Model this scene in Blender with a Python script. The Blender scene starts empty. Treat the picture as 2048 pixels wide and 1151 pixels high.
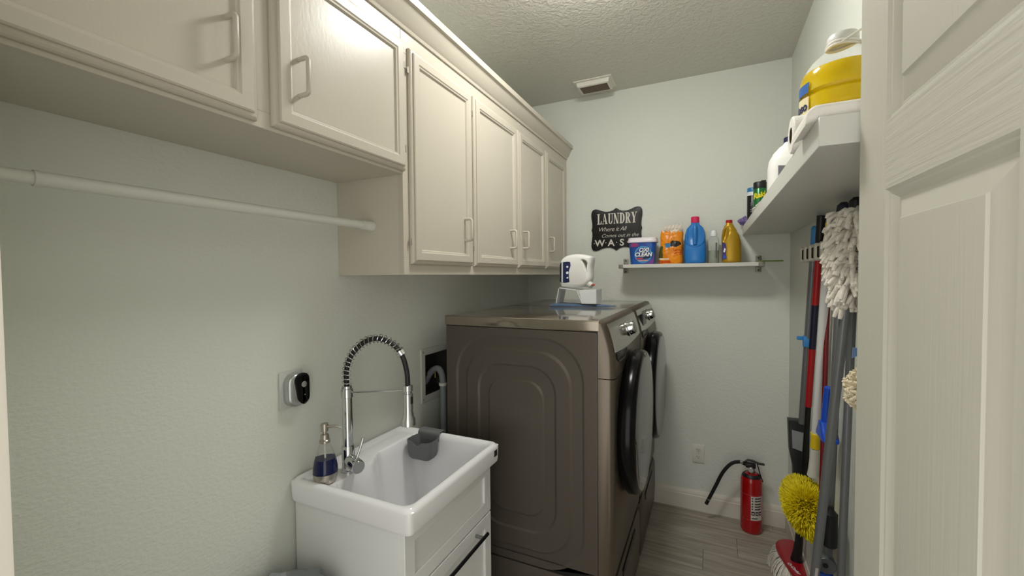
import bpy, bmesh, math, random
from mathutils import Vector, Matrix, noise
random.seed(7)
S = bpy.context.scene
COL = S.collection
PI = math.pi

# ------------------------------------------------------------------ camera
CAM = Vector((1.225, 0.0, 1.505))
yaw, pit, rol = math.radians(25.037), math.radians(1.633), math.radians(-0.513)
fwd = Vector((-math.sin(yaw)*math.cos(pit), math.cos(yaw)*math.cos(pit), -math.sin(pit)))
r0 = Vector((math.cos(yaw), math.sin(yaw), 0)); u0 = r0.cross(fwd)
rt = math.cos(rol)*r0 + math.sin(rol)*u0
up = -math.sin(rol)*r0 + math.cos(rol)*u0
cd = bpy.data.cameras.new('camera'); cam = bpy.data.objects.new('camera', cd); COL.objects.link(cam)
M = Matrix((rt, up, -fwd)).transposed().to_4x4(); M.translation = CAM
cam.matrix_world = M
cd.sensor_fit = 'HORIZONTAL'; cd.sensor_width = 36.0; cd.lens = 36.0*845.1/2048.0
cd.clip_start = 0.01
S.camera = cam

# ------------------------------------------------------------------ world, exposure
w = bpy.data.worlds.new('hallway_light'); S.world = w; w.use_nodes = True
w.node_tree.nodes['Background'].inputs[0].default_value = (1.0, 0.97, 0.92, 1)
w.node_tree.nodes['Background'].inputs[1].default_value = 1.3
S.view_settings.view_transform = 'Standard'; S.view_settings.look = 'None'
S.view_settings.gamma = 1.0; S.view_settings.exposure = 0.63
S.view_settings.use_curve_mapping = False
LAMP_STRENGTH = 41.0
LAMP_COL = (1.0, 0.985, 0.935)

# ------------------------------------------------------------------ materials
def lin(c):
    if isinstance(c, str):
        c = [int(c[i:i+2], 16)/255 for i in (0, 2, 4)]
    return tuple((x/12.92 if x <= .04045 else ((x+.055)/1.055)**2.4) for x in c)
MATS = {}
def mat(name, col, rough=.5, metal=0.0, bump=0.0, scale=60.0, stretch=(1, 1, 1), var=0.0, vscale=8.0,
        coat=0.0, emit=0.0, trans=0.0, ior=1.45, alpha=1.0, detail=3.0, spec=None, sheen=0.0, col2=None, dist=0.0, bdist=.004):
    if name in MATS: return MATS[name]
    m = bpy.data.materials.new(name); m.use_nodes = True
    nt = m.node_tree; N = nt.nodes; L = nt.links
    p = N['Principled BSDF']
    c = lin(col)
    p.inputs['Base Color'].default_value = (*c, 1)
    p.inputs['Roughness'].default_value = rough
    p.inputs['Metallic'].default_value = metal
    p.inputs['IOR'].default_value = ior
    if coat: p.inputs['Coat Weight'].default_value = coat; p.inputs['Coat Roughness'].default_value = .08
    if trans: p.inputs['Transmission Weight'].default_value = trans
    if alpha < 1: p.inputs['Alpha'].default_value = alpha
    if spec is not None: p.inputs['Specular IOR Level'].default_value = spec
    if sheen: p.inputs['Sheen Weight'].default_value = sheen
    if emit:
        p.inputs['Emission Color'].default_value = (*c, 1); p.inputs['Emission Strength'].default_value = emit
    if bump or var:
        tc = N.new('ShaderNodeTexCoord'); mp = N.new('ShaderNodeMapping')
        mp.inputs['Scale'].default_value = stretch
        L.new(tc.outputs['Object'], mp.inputs['Vector'])
    if bump:
        n = N.new('ShaderNodeTexNoise'); n.inputs['Scale'].default_value = scale; n.inputs['Detail'].default_value = detail
        n.inputs['Distortion'].default_value = dist
        L.new(mp.outputs[0], n.inputs['Vector'])
        b = N.new('ShaderNodeBump'); b.inputs['Strength'].default_value = min(1, bump); b.inputs['Distance'].default_value = bdist
        L.new(n.outputs['Fac'], b.inputs['Height']); L.new(b.outputs[0], p.inputs['Normal'])
    if var:
        n2 = N.new('ShaderNodeTexNoise'); n2.inputs['Scale'].default_value = vscale; n2.inputs['Detail'].default_value = 5
        L.new(mp.outputs[0], n2.inputs['Vector'])
        mx = N.new('ShaderNodeMix'); mx.data_type = 'RGBA'
        d = lin(col2) if col2 else tuple(x*(1-var) for x in c)
        mx.inputs['A'].default_value = (*d, 1); mx.inputs['B'].default_value = (*c, 1)
        rp = N.new('ShaderNodeMapRange'); rp.inputs[1].default_value = .35; rp.inputs[2].default_value = .65
        L.new(n2.outputs['Fac'], rp.inputs[0]); L.new(rp.outputs[0], mx.inputs['Factor'])
        L.new(mx.outputs['Result'], p.inputs['Base Color'])
    MATS[name] = m
    return m

wall_m = mat('wall_paint', 'd8dbd3', .6, bump=.45, scale=95, detail=2.5, stretch=(1, .75, 1.2))
ceil_m = mat('ceiling_knockdown', 'cdcbc2', .55, bump=1.0, scale=48, detail=2, dist=.8, bdist=.0055)
cab_m = mat('cabinet_cream_paint', 'bfb8aa', .3, bump=.06, scale=140, stretch=(1, 1, .3))
cabin_m = mat('cabinet_side_paint', 'c6c0b2', .5, bump=.05, scale=80)
trim_m = mat('white_trim_paint', 'd9d4c8', .4)
door_v = mat('door_paint_vertical_grain', 'c3c1b4', .45, bump=.15, scale=60, stretch=(2, 2, .06), detail=3, dist=.5)
door_h = mat('door_paint_horizontal_grain', 'c3c1b4', .45, bump=.5, scale=60, stretch=(2, .06, 2), detail=3, dist=.5)
white_p = mat('white_plastic', 'd2d2cb', .35)
white_g = mat('white_gloss_acrylic', 'eeeef0', .13, coat=.4)
vanity_m = mat('white_vanity_lacquer', 'e4e5e4', .3)
chrome = mat('chrome', 'd6d8da', .09, 1.0)
steel = mat('brushed_steel', 'b4aea4', .32, 1.0, bump=.05, scale=200, stretch=(.05, 1, 1))
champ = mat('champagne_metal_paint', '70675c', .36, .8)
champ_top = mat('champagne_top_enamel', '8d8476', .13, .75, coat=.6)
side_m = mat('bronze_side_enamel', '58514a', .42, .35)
black_gl = mat('black_gloss', '0a0a0b', .2, spec=.25)
black_p = mat('black_plastic', '141415', .42)
black_r = mat('black_rubber', '101010', .65)
glass_dk = mat('smoked_door_glass', '34332f', .06, .85)
grey_pl = mat('grey_rubber_caddy', '6c6e70', .55)
grey_pole = mat('grey_pole_metal', '75777a', .36, .35)
red_pole = mat('red_pole', 'a81c20', .35)
dred_pole = mat('dark_red_pole', '6f1518', .35)
white_pole = mat('white_pole', 'd8d8d6', .35)
blue_pl = mat('blue_plastic', '1d4fbf', .35)
lblue_pl = mat('light_blue_plastic', '2f83c4', .4)
yel_pl = mat('yellow_plastic', 'e2c51c', .4)
yel_f = mat('yellow_duster_fibre', 'fff02a', .6, var=.3, vscale=30, col2='ecd60e')
mop_w = mat('white_mop_cotton', 'ece6da', .9, bump=.5, scale=220, var=.2, vscale=60)
mop_c = mat('cream_mop_cotton', 'e8dcc0', .9, bump=.5, scale=220)
mop_r = mat('mop_base_red', 'a31322', .32, coat=.3)
ext_red = mat('extinguisher_red', 'a8060c', .22, coat=.5)
floor_m = mat('vinyl_plank_grey', 'b3ab9e', .42, bump=.1, scale=30, stretch=(.6, 9, 1), var=.3, vscale=5, col2='8f877b')
floor_b = mat('plank_joint_dark', '6a635a', .8)
clear_m = mat('clear_plastic', 'f4f6f5', .06, trans=1.0, ior=1.2)
yel_liq = mat('yellow_cleaner_liquid', 'ffdc10', .06, trans=.28, ior=1.33, coat=.5)
blue_liq = mat('blue_soap_liquid', '060f4a', .08, trans=.15, ior=1.33, coat=.4)
paper = mat('paper_white', 'eeebe4', .85, bump=.3, scale=160)

# ------------------------------------------------------------------ mesh helpers
class B:
    def __init__(s): s.b = bmesh.new()
    def quadface(s, vs):
        try: return s.b.faces.new(vs)
        except ValueError: return None
    def box(s, x0, x1, y0, y1, z0, z1, bev=0.0, seg=2):
        t = bmesh.new()
        bmesh.ops.create_cube(t, size=1)
        for v in t.verts:
            v.co = Vector(((x0+x1)/2+v.co.x*(x1-x0), (y0+y1)/2+v.co.y*(y1-y0), (z0+z1)/2+v.co.z*(z1-z0)))
        if bev:
            bmesh.ops.bevel(t, geom=t.edges[:], offset=bev, segments=seg, affect='EDGES', profile=.6)
        s.add(t); return s
    def add(s, t, mtx=None):
        me = bpy.data.meshes.new('tmp'); t.to_mesh(me); t.free()
        if mtx is not None: me.transform(mtx)
        s.b.from_mesh(me); bpy.data.meshes.remove(me); return s
    def loft(s, rings, cap0=True, cap1=True, closed=True):
        R = [[s.b.verts.new(Vector(p)) for p in r] for r in rings]
        n = len(R[0])
        for a, c in zip(R, R[1:]):
            for i in range(n if closed else n-1):
                j = (i+1) % n
                s.quadface((a[i], a[j], c[j], c[i]))
        if cap0: s.quadface(R[0][::-1])
        if cap1: s.quadface(R[-1])
        return s
    def lathe(s, prof, o=(0, 0, 0), ax=(0, 0, 1), n=32, sx=1.0, cap=True):
        o = Vector(o); q = Vector((0, 0, 1)).rotation_difference(Vector(ax).normalized())
        rings = []
        for r, z in prof:
            r = max(r, 1e-5)
            rings.append([o+q @ Vector((r*math.cos(2*PI*i/n)*sx, r*math.sin(2*PI*i/n), z)) for i in range(n)])
        return s.loft(rings, cap, cap)
    def tube(s, pts, rad, n=10, cap=True, closed=False):
        P = [Vector(p) for p in pts]; m = len(P)
        if not hasattr(rad, '__len__'): rad = [rad]*m
        T = []
        for i in range(m):
            if closed: t = P[(i+1) % m]-P[i-1]
            else: t = P[min(i+1, m-1)]-P[max(i-1, 0)]
            T.append(t.normalized())
        a = Vector((0, 0, 1)) if abs(T[0].z) < .9 else Vector((1, 0, 0))
        u = T[0].cross(a).normalized(); rings = []
        for i in range(m):
            if i: u = T[i-1].rotation_difference(T[i]) @ u
            u = (u-T[i]*u.dot(T[i])).normalized(); v = T[i].cross(u)
            rings.append([P[i]+(u*math.cos(2*PI*k/n)+v*math.sin(2*PI*k/n))*rad[i] for k in range(n)])
        if closed:
            rings.append(rings[0]); return s.loft(rings, False, False)
        return s.loft(rings, cap, cap)
    def puffy(s, outline, holes, depth, r, mp):
        """outline in (u,v); thickness along d; rounded edges; mp(u,v,d)->xyz"""
        def inset(loop, k):
            n = len(loop); out = []
            for i in range(n):
                a = Vector(loop[i-1]); b_ = Vector(loop[i]); c = Vector(loop[(i+1) % n])
                t = (c-a).normalized(); nn = Vector((-t.y, t.x)); out.append(b_+nn*k)
            return out
        def ccw(l, want):
            A = sum(l[i-1][0]*l[i][1]-l[i][0]*l[i-1][1] for i in range(len(l)))
            return l if (A > 0) == want else l[::-1]
        loops = [ccw(outline, True)]+[ccw(h, False) for h in holes]
        prof = [(-depth/2, r), (-depth/2+r*.3, r*.3), (-depth/2+r, 0), (depth/2-r, 0), (depth/2-r*.3, r*.3), (depth/2, r)]
        ends = ([], [])
        for li, lp in enumerate(loops):
            R = []
            for d, k in prof:
                if li: k *= .35
                R.append([s.b.verts.new(Vector(mp(p[0], p[1], d))) for p in inset(lp, k)])
            n = len(lp)
            for a, c in zip(R, R[1:]):
                for i in range(n): s.quadface((a[i], a[(i+1) % n], c[(i+1) % n], c[i]))
            for q, ring in ((0, R[0]), (1, R[-1])):
                for i in range(n):
                    e = s.b.edges.get((ring[i], ring[(i+1) % n]))
                    ends[q].append(e)
        for q in (0, 1):
            bmesh.ops.triangle_fill(s.b, use_beauty=True, edges=ends[q])
        return s
    def xf(s, m): bmesh.ops.transform(s.b, matrix=m, verts=s.b.verts); return s

OFF = {}
def root_of(o):
    while o.parent: o = o.parent
    return o
def part(name, bb, m, parent=None, loc=None, ang=38, smooth=True, stuff=False):
    b = bb.b
    bmesh.ops.remove_doubles(b, verts=b.verts, dist=1e-6)
    bmesh.ops.recalc_face_normals(b, faces=b.faces)
    off = Vector((0, 0, 0))
    if parent is not None: off = OFF.get(root_of(parent).name, Vector())
    elif loc is not None: off = Vector(loc)
    if off.length: bmesh.ops.translate(b, vec=-off, verts=b.verts)
    if smooth:
        for f in b.faces: f.smooth = True
        lim = math.radians(ang)
        for e in b.edges:
            if len(e.link_faces) == 2 and e.calc_face_angle(0) > lim: e.smooth = False
    me = bpy.data.meshes.new(name); b.to_mesh(me); b.free()
    me.materials.append(m)
    o = bpy.data.objects.new(name, me); COL.objects.link(o)
    if parent is not None: o.parent = parent
    elif loc is not None:
        o.location = off; OFF[o.name] = off
    if stuff: o['kind'] = 'stuff'
    return o
def thing(name, label, cat, loc, group=None):
    o = bpy.data.objects.new(name, None); COL.objects.link(o); o.location = loc; o.empty_display_size = .05
    OFF[o.name] = Vector(loc)
    return tag(o, label, cat, group)
def tag(o, label, cat, group=None):
    o['label'] = label; o['category'] = cat
    if group: o['group'] = group
    return o
def struct(o): o['kind'] = 'structure'; return o
def rr(u0_, u1, v0, v1, r, n=6):
    pts = []
    for cx, cy, a in ((u1-r, v1-r, 0), (u0_+r, v1-r, 90), (u0_+r, v0+r, 180), (u1-r, v0+r, 270)):
        for k in range(n+1):
            t = math.radians(a+90*k/n); pts.append((cx+r*math.cos(t), cy+r*math.sin(t)))
    return pts
def ringpanel(bb, u0_, u1, v0, v1, prof, mp, rad=0.0, n=5, cap=True):
    """concentric rectangular rings: prof = [(inset, depth)...]"""
    rings = []
    for i, d in prof:
        if rad: pts = rr(u0_+i, u1-i, v0+i, v1-i, max(.002, rad-i), n)
        else: pts = [(u1-i, v1-i), (u0_+i, v1-i), (u0_+i, v0+i), (u1-i, v0+i)]
        rings.append([mp(p[0], p[1], d) for p in pts])
    bb.loft(rings, False, cap); return bb
def spline(ctrl, n=8, closed=False):
    P = [Vector(c) for c in ctrl]; m = len(P); out = []
    rng = range(m if closed else m-1)
    for i in rng:
        if closed: a, b_, c, d = P[i-1], P[i], P[(i+1) % m], P[(i+2) % m]
        else: a, b_, c, d = P[max(i-1, 0)], P[i], P[i+1], P[min(i+2, m-1)]
        for k in range(n):
            t = k/n
            out.append(.5*((2*b_)+(c-a)*t+(2*a-5*b_+4*c-d)*t*t+(3*b_-a-3*c+d)*t**3))
    if not closed: out.append(P[-1])
    return out
def text_bm(txt, size, ext=.0004, shear=0.0, align='CENTER', space=1.0, bold=0.0, wid=1.0):
    cu = bpy.data.curves.new('t', 'FONT'); cu.body = txt; cu.size = size; cu.extrude = ext; cu.shear = shear
    cu.align_x = align; cu.space_character = space; cu.offset = bold; cu.resolution_u = 3
    o = bpy.data.objects.new('t', cu); COL.objects.link(o)
    dg = bpy.context.evaluated_depsgraph_get()
    me = bpy.data.meshes.new_from_object(o.evaluated_get(dg))
    bpy.data.objects.remove(o); bpy.data.curves.remove(cu)
    bb = B(); bb.b.from_mesh(me); bpy.data.meshes.remove(me)
    if wid != 1: bb.xf(Matrix.Diagonal((wid, 1, 1, 1)))
    return bb
def remap(bb, fn):
    for v in bb.b.verts: v.co = Vector(fn(*v.co))
    return bb
def poly(bb, pts, mp, th=.0008):
    lo = [mp(u, v, 0) for u, v in pts]; hi = [mp(u, v, th) for u, v in pts]
    bb.loft([lo, hi]); return bb

W, D, H = 1.65, 2.912, 2.743
FRONT = .16

# ================================================================== STRUCTURE
fl = struct(part('floor', B().box(-.1, W+.1, -.35, D+.1, -.06, -.004), floor_b, smooth=False))
# planks, boards run along x
pw = .178; k = 0; y = -.35
rowoff = [0.35, .95, .62, 1.2, .15, .8]
while y < D:
    cuts = [0.0]; x = rowoff[k % 6]
    while x < W: cuts.append(x); x += 1.22
    cuts.append(W)
    for a, c in zip(cuts, cuts[1:]):
        if c-a < .02: continue
        y1 = min(y+pw-.0016, D)
        o = part('plank', B().box(a+.0008, c-.0008, y, y1, -.012, 0, .0009, 1), floor_m, fl)
        # each plank shows a different stretch of grain
        sh = Vector((random.uniform(-3, 3), random.uniform(-3, 3), 0))
        o.data.transform(Matrix.Translation(sh)); o.location = -sh
    y += pw; k += 1

struct(part('ceiling', B().box(-.1, W+.1, -.4, D+.1, H, H+.08), ceil_m, smooth=False))
# left wall with the opening for the washing-machine valve box
BY0, BY1, BZ0, BZ1 = 1.625, 1.845, .935, 1.135
wl = B()
wl.box(-.1, 0, -.1, BY0, 0, H); wl.box(-.1, 0, BY1, D+.1, 0, H)
wl.box(-.1, 0, BY0, BY1, 0, BZ0); wl.box(-.1, 0, BY0, BY1, BZ1, H)
struct(part('wall_left', wl, wall_m, smooth=False))
struct(part('wall_back', B().box(0, W, D, D+.1, 0, H), wall_m, smooth=False))
struct(part('wall_right', B().box(W, W+.1, -.1, D+.1, 0, H), wall_m, smooth=False))
wf = B()
wf.box(0, .566, .035, FRONT, 0, H); wf.box(1.53, W, -.1, .012, 0, H); wf.box(.566, 1.53, -.1, .012, 2.07, H)
struct(part('wall_front', wf, wall_m, smooth=False))
# door jamb at the left of the doorway, with its stop
j = B(); j.box(.566, .591, .02, FRONT+.006, 0, 2.06, .003); j.box(.591, .602, .02, FRONT-.035, 0, 2.05, .003)
struct(part('trim_2', j, trim_m))

def base_profile(h=.125):
    return [(0, 0), (.014, 0), (.014, h*.72), (.011, h*.76), (.011, h*.86), (.006, h*.95), (.004, h), (0, h)]
bb = B(); pr = base_profile()
bb.loft([[(x, D-d, z) for d, z in pr] for x in (.0, W-.0)])
struct(part('baseboard_back', bb, trim_m, ang=30))
bb = B(); bb.loft([[(W-d, y, z) for d, z in pr] for y in (.02, D-.015)])
struct(part('baseboard_right', bb, trim_m, ang=30))
bb = B(); bb.loft([[(d, y, z) for d, z in pr] for y in (FRONT+.002, D-.015)])
struct(part('baseboard_left', bb, trim_m, ang=30))

# ---- the open six panel door
def build_door():
    ex, ey = 1.462, .930                       # leading edge
    tilt = math.radians(-1.2)
    w_, h_, t_ = .914, 2.03, .035
    # local: u from leading edge back towards the hinge, v up, d out of the visible face (towards -x)
    du = Vector((-math.sin(tilt), -math.cos(tilt), 0)); dn = Vector((-math.cos(tilt), math.sin(tilt), 0))
    def mp(u, v, d): return Vector((ex, ey, .012))+du*u+dn*d+Vector((0, 0, v))
    st, ml = .112, .105
    pwid = (w_-2*st-ml)/2
    cols = [(st, st+pwid), (st+pwid+ml, w_-st)]
    rows = [(.24, .80), (.93, 1.618), (1.719, 1.915)]
    us = [0, cols[0][0], cols[0][1], cols[1][0], cols[1][1], w_]
    vs = [0, .24, .80, .93, 1.618, 1.719, 1.915, h_]
    def slab(bb, ua, ub, va, vb):
        a = [mp(ua, va, 0), mp(ub, va, 0), mp(ub, va, -t_), mp(ua, va, -t_)]
        c = [mp(ua, vb, 0), mp(ub, vb, 0), mp(ub, vb, -t_), mp(ua, vb, -t_)]
        bb.loft([a, c])
    bb = B(); slab(bb, 0, w_, 0, 0.001)
    core = B()
    a = [mp(.002, .002, -.0135), mp(w_-.002, .002, -.013), mp(w_-.002, .002, -t_+.012), mp(.002, .002, -t_+.012)]
    c = [mp(.002, h_-.002, -.013), mp(w_-.002, h_-.002, -.013), mp(w_-.002, h_-.002, -t_+.012), mp(.002, h_-.002, -t_+.012)]
    core.loft([a, c])
    d = struct(part('door_1', core, door_v, loc=(ex, ey, 0)))
    bb.b.free()
    for ua, ub in ((0, st), (cols[0][1], cols[1][0]), (w_-st, w_)):
        s_ = B(); slab(s_, ua, ub, 0, h_); part('stile', s_, door_v, d)
    for va, vb in ((0, .24), (.80, .93), (1.618, 1.719), (1.915, h_)):
        for ua, ub in cols:
            s_ = B(); slab(s_, ua, ub, va, vb); part('rail', s_, door_h, d)
    for ua, ub in cols:
        for va, vb in rows:
            pb = B()
            pf = [(0, 0), (.004, -.004), (.007, -.0045), (.011, -.0085), (.015, -.0125), (.020, -.0128), (.047, -.0035), (.049, -.0008), (.053, -.0006)]
            ringpanel(pb, ua, ub, va, vb, pf, mp)
            ringpanel(pb, ua, ub, va, vb, [(i, -t_-q) for i, q in pf], mp)
            part('panel', pb, door_v, d, ang=12)
    # knob, far side of the view
    kb = B(); p0 = mp(.07, .93, 0)
    return d
build_door()

# ---- crown moulding above the cabinets
cp = [(.298, 2.325), (.306, 2.325), (.309, 2.335), (.318, 2.345), (.334, 2.378), (.340, 2.390), (.349, 2.393), (.351, 2.416), (.298, 2.416)]
bb = B(); bb.loft([[(x, y, z) for x, z in cp] for y in (FRONT+.002, D-.001)])
struct(part('trim_1', bb, cab_m, ang=25))

# ================================================================== WALL CABINETS
def pull(c, axis, out, length=.095, stand=.028, r=.0045):
    """D-shaped bar pull; c centre on the surface"""
    c = Vector(c); a = Vector(axis).normalized(); o = Vector(out).normalized(); L_ = length/2
    pts = [c-a*L_]+[c-a*L_+o*stand*.62]
    for k in range(1, 5):
        t = k/5*PI/2; pts.append(c-a*(L_-.012*math.sin(t)*1)+o*(stand*.62+.011*math.sin(t)) if False else c-a*(L_-.011*(1-math.cos(t)))+o*(stand*.62+.011*math.sin(t)))
    q = [2*c+0*a-(p-0*a) for p in pts]
    mirror = []
    for p in pts[::-1]:
        rel = p-c; al = rel.dot(a); mirror.append(c+rel-2*al*a)
    return pts+mirror
def cab_door(par, y0, y1, z0, z1, hy, hz, hinge_y, label=None, inset=.052):
    X = .301
    mp = lambda u, v, d: (X+d, u, v)
    fb = B()
    prof = [(0, 0), (0, .005), (.002, .009), (.006, .012), (.010, .0128), (.012, .0130), (.0125, .0175), (.016, .0195), (inset-.012, .0195), (inset-.008, .0165), (inset-.004, .0155), (inset, .009)]
    ringpanel(fb, y0, y1, z0, z1, prof, mp, cap=False)
    # back
    ringpanel(fb, y0, y1, z0, z1, [(0, 0), (inset, 0), (inset, .009)], mp, cap=False)
    d = part('door', fb, cab_m, par, ang=20)
    pb = B().box(X+.002, X+.0095, y0+inset-.002, y1-inset+.002, z0+inset-.002, z1-inset+.002)
    part('panel', pb, cab_m, d, smooth=False)
    hb = B(); hb.tube(pull((X+.019 if min(abs(hy-y0), abs(hy-y1)) < inset else X+.0095, hy, hz), (0, 0, 1), (1, 0, 0), .088, .036), .0056, 10)
    part('handle', hb, cab_m, d)
    for zz in (z0+.075, z1-.075):
        if hinge_y is not None:
            s_ = -1 if hinge_y < (y0+y1)/2 else 1
            kb = B(); kb.tube([(X+.006, hinge_y+s_*.004, zz-.011), (X+.006, hinge_y+s_*.004, zz+.011)], .0035, 8)
            part('hinge', kb, steel, d)
    return d
CT = 2.40
# short cabinet over the hanging rod
c1 = thing('wall_cabinet', 'short cream wall cabinet with two doors above the white hanging rod', 'cabinet', (.0, .65, 1.847))
b = B(); b.box(.001, .297, FRONT+.004, 1.128, 1.847, 1.865); b.box(.001, .297, FRONT+.004, 1.128, CT-.02, CT)
b.box(.001, .297, FRONT+.004, FRONT+.022, 1.865, CT-.02); b.box(.001, .297, 1.110, 1.128, 1.865, CT-.02); b.box(.001, .012, FRONT+.022, 1.11, 1.865, CT-.02)
part('body', b, cabin_m, c1, smooth=False)
b = B(); b.box(.278, .300, FRONT+.004, 1.1285, 1.8465, 1.885, .001, 1); b.box(.278, .300, FRONT+.004, 1.1285, 2.262, CT, .001, 1)
for a, c in ((FRONT+.004, .22), (.605, .685), (1.10, 1.1285)): b.box(.278, .2998, a, c, 1.885, 2.262, .0008, 1)
part('face_frame', b, cab_m, c1, smooth=False)
cab_door(c1, .190, .626, 1.856, 2.282, .561, 2.004, .19)
cab_door(c1, .662, 1.134, 1.856, 2.282, .734, 1.995, 1.134)
# tall cabinet over the machines
c2 = thing('wall_cabinet', 'tall cream wall cabinet with four doors above the laundry machines', 'cabinet', (.0, 2.0, 1.512))
b = B(); y0 = 1.130
b.box(.001, .297, y0, D-.002, 1.512, 1.53); b.box(.001, .297, y0, y0+.018, 1.53, CT); b.box(.001, .297, D-.02, D-.002, 1.53, CT)
b.box(.001, .012, y0+.018, D-.02, 1.53, CT); b.box(.012, .297, y0+.018, D-.02, CT-.02, CT)
part('body', b, cabin_m, c2, smooth=False)
b = B(); b.box(.278, .300, y0-.0005, D-.002, 1.5115, 1.57, .001, 1); b.box(.278, .300, y0-.0005, D-.002, 2.25, CT, .001, 1)
for a, c in ((y0-.0005, 1.18), (1.545, 1.61), (2.01, 2.07), (2.42, 2.48), (2.80, D-.002)): b.box(.278, .2998, a, c, 1.57, 2.25, .0008, 1)
part('face_frame', b, cab_m, c2, smooth=False)
cab_door(c2, 1.160, 1.566, 1.548, 2.272, 1.505, 1.696, 1.16)
cab_door(c2, 1.583, 2.030, 1.548, 2.272, 1.948, 1.690, 1.583)
cab_door(c2, 2.045, 2.443, 1.548, 2.272, 2.086, 1.696, None)
cab_door(c2, 2.458, 2.845, 1.548, 2.272, 2.522, 1.700, None)

# ================================================================== HANGING ROD
rx, rz = .163, 1.682
t = thing('hanging_rod', 'white telescoping hanging rod under the short cream cabinet', 'rod', (rx, .65, rz))
part('rod', B().tube([(rx, .32, rz), (rx, 1.10, rz)], .0135, 24), white_p, t)
part('inner_rod', B().tube([(rx, FRONT+.006, rz), (rx, .345, rz)], .0115, 24), white_p, t)
part('end_socket', B().lathe([(.0165, 0), (.0165, .036), (.018, .038), (.018, .045)], (rx, 1.084, rz), (0, 1, 0), 24), white_p, t)
part('end_socket', B().lathe([(.018, 0), (.018, .006), (.0155, .008), (.0155, .03)], (rx, FRONT+.002, rz), (0, 1, 0), 24), white_p, t)
part('collar', B().lathe([(.0142, 0), (.0146, .003), (.0142, .006)], (rx, .317, rz), (0, 1, 0), 24), white_p, t)

# ================================================================== WALL PLUG-IN DEVICE
t = thing('plug_in_device', 'silver and black plug-in device on a clear wall plate above the soap', 'device', (0, .93, 1.145))
part('wall_plate', B().box(.0005, .006, .882, .966, 1.088, 1.206, .002), mat('clear_plate', 'c9cac6', .2, coat=.3), t)
yc, zc = .930, 1.146
def dev(u0_, u1, x0, x1, n=24, zs=.046):
    bb = B(); rings = []
    for k in range(9):
        f = k/8; u = u0_+(u1-u0_)*f
        rings.append((u, f))
    return bb
bb = B(); rings = []
for f, ins in ((0, 0), (.65, 0), (.85, .003), (.95, .008), (1, .016)):
    x = .006+.026*f
    rings.append([(x+.004*math.cos((p[0]-yc)/.035*1.4), p[0], p[1]) for p in rr(yc-.036+ins, yc+.038-ins, zc-.053+ins*.8, zc+.053-ins*.8, .03-ins*.6, 6)])
bb.loft(rings); dv = part('silver_shell', bb, mat('silver_plastic', 'b9bcbc', .28, .8), t)
bb = B(); rings = []
for f, ins in ((0, 0), (.8, 0), (.95, .004), (1, .012)):
    x = .016+.0205*f
    pts = []
    for (yy, zz) in rr(yc-.018+ins, yc+.039-ins, zc-.050+ins*.8, zc+.052-ins*.8, .024-ins*.5, 6):
        if yy < yc+.008: yy += .016*max(0, (zc+.02-zz)/.07)**1.3
        pts.append((x+.003*math.cos((yy-yc)/.04), yy, zz))
    rings.append(pts)
bb.loft(rings); fp = part('black_face', bb, black_gl, dv)
part('button', B().lathe([(.0095, 0), (.0095, .003), (.007, .0045)], (.0375, yc+.014, zc+.016), (1, 0, 0), 20), mat('silver_plastic', 'b9bcbc'), fp)
part('indicator', B().lathe([(.0022, 0), (.002, .002)], (.038, yc+.016, zc-.018), (1, 0, 0), 10), mat('dim_led', '8a8c88', .3), fp)

# ================================================================== VALVE BOX
t = thing('washer_valve_box', 'white framed valve box recessed in the wall behind the machines', 'valve box', (0, 1.735, .91))
b = B(); mp = lambda u, v, d: (d, u, v)
ringpanel(b, 1.600, 1.872, .908, 1.163, [(0, .0005), (0, .005), (.003, .007), (.028, .007), (.031, .005), (.031, -.002)], mp, cap=False)
part('frame', b, mat('valve_box_plastic', 'cfd0c9', .4), t, ang=20)
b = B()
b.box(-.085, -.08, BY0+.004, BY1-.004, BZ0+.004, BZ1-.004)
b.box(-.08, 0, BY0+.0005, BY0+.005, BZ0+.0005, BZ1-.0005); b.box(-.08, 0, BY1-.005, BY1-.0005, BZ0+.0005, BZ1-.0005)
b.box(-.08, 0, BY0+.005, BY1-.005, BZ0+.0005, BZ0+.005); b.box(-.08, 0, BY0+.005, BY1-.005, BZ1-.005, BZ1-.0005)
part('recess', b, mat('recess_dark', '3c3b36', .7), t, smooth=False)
for yy, zz in ((1.615, .923), (1.615, 1.148), (1.858, .923), (1.858, 1.148)):
    part('screw', B().lathe([(.004, 0), (.004, .0012), (.002, .002)], (.0068, yy, zz), (1, 0, 0), 10), steel, t)
for yy in (1.69, 1.78):
    b = B(); b.tube([(-.075, yy, 1.03), (-.03, yy, 1.03)], .012, 12); b.tube([(-.045, yy, 1.03), (-.045, yy, .99)], .011, 12)
    b.box(-.03, -.018, yy-.018, yy+.018, 1.022, 1.038, .003)
    part('valve', b, mat('brass', '8f7440', .35, .9), t)
t = thing('washer_hose', 'grey hose hanging from the valve box behind the near machine', 'hose', (.05, 1.70, .3))
pth = spline([(-.045, 1.695, .985), (.0, 1.69, 1.045), (.045, 1.685, 1.06), (.07, 1.68, 1.01), (.075, 1.675, .85), (.08, 1.68, .6), (.10, 1.7, .33)], 8)
part('hose', B().tube(pth, .0155, 14), mat('hose_grey', '84898c', .5), t)
part('hose_clamp', B().lathe([(.019, 0), (.0195, .006), (.019, .013)], (.0705, 1.68, .985), (0, 0, 1), 18), white_p, t)

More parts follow.
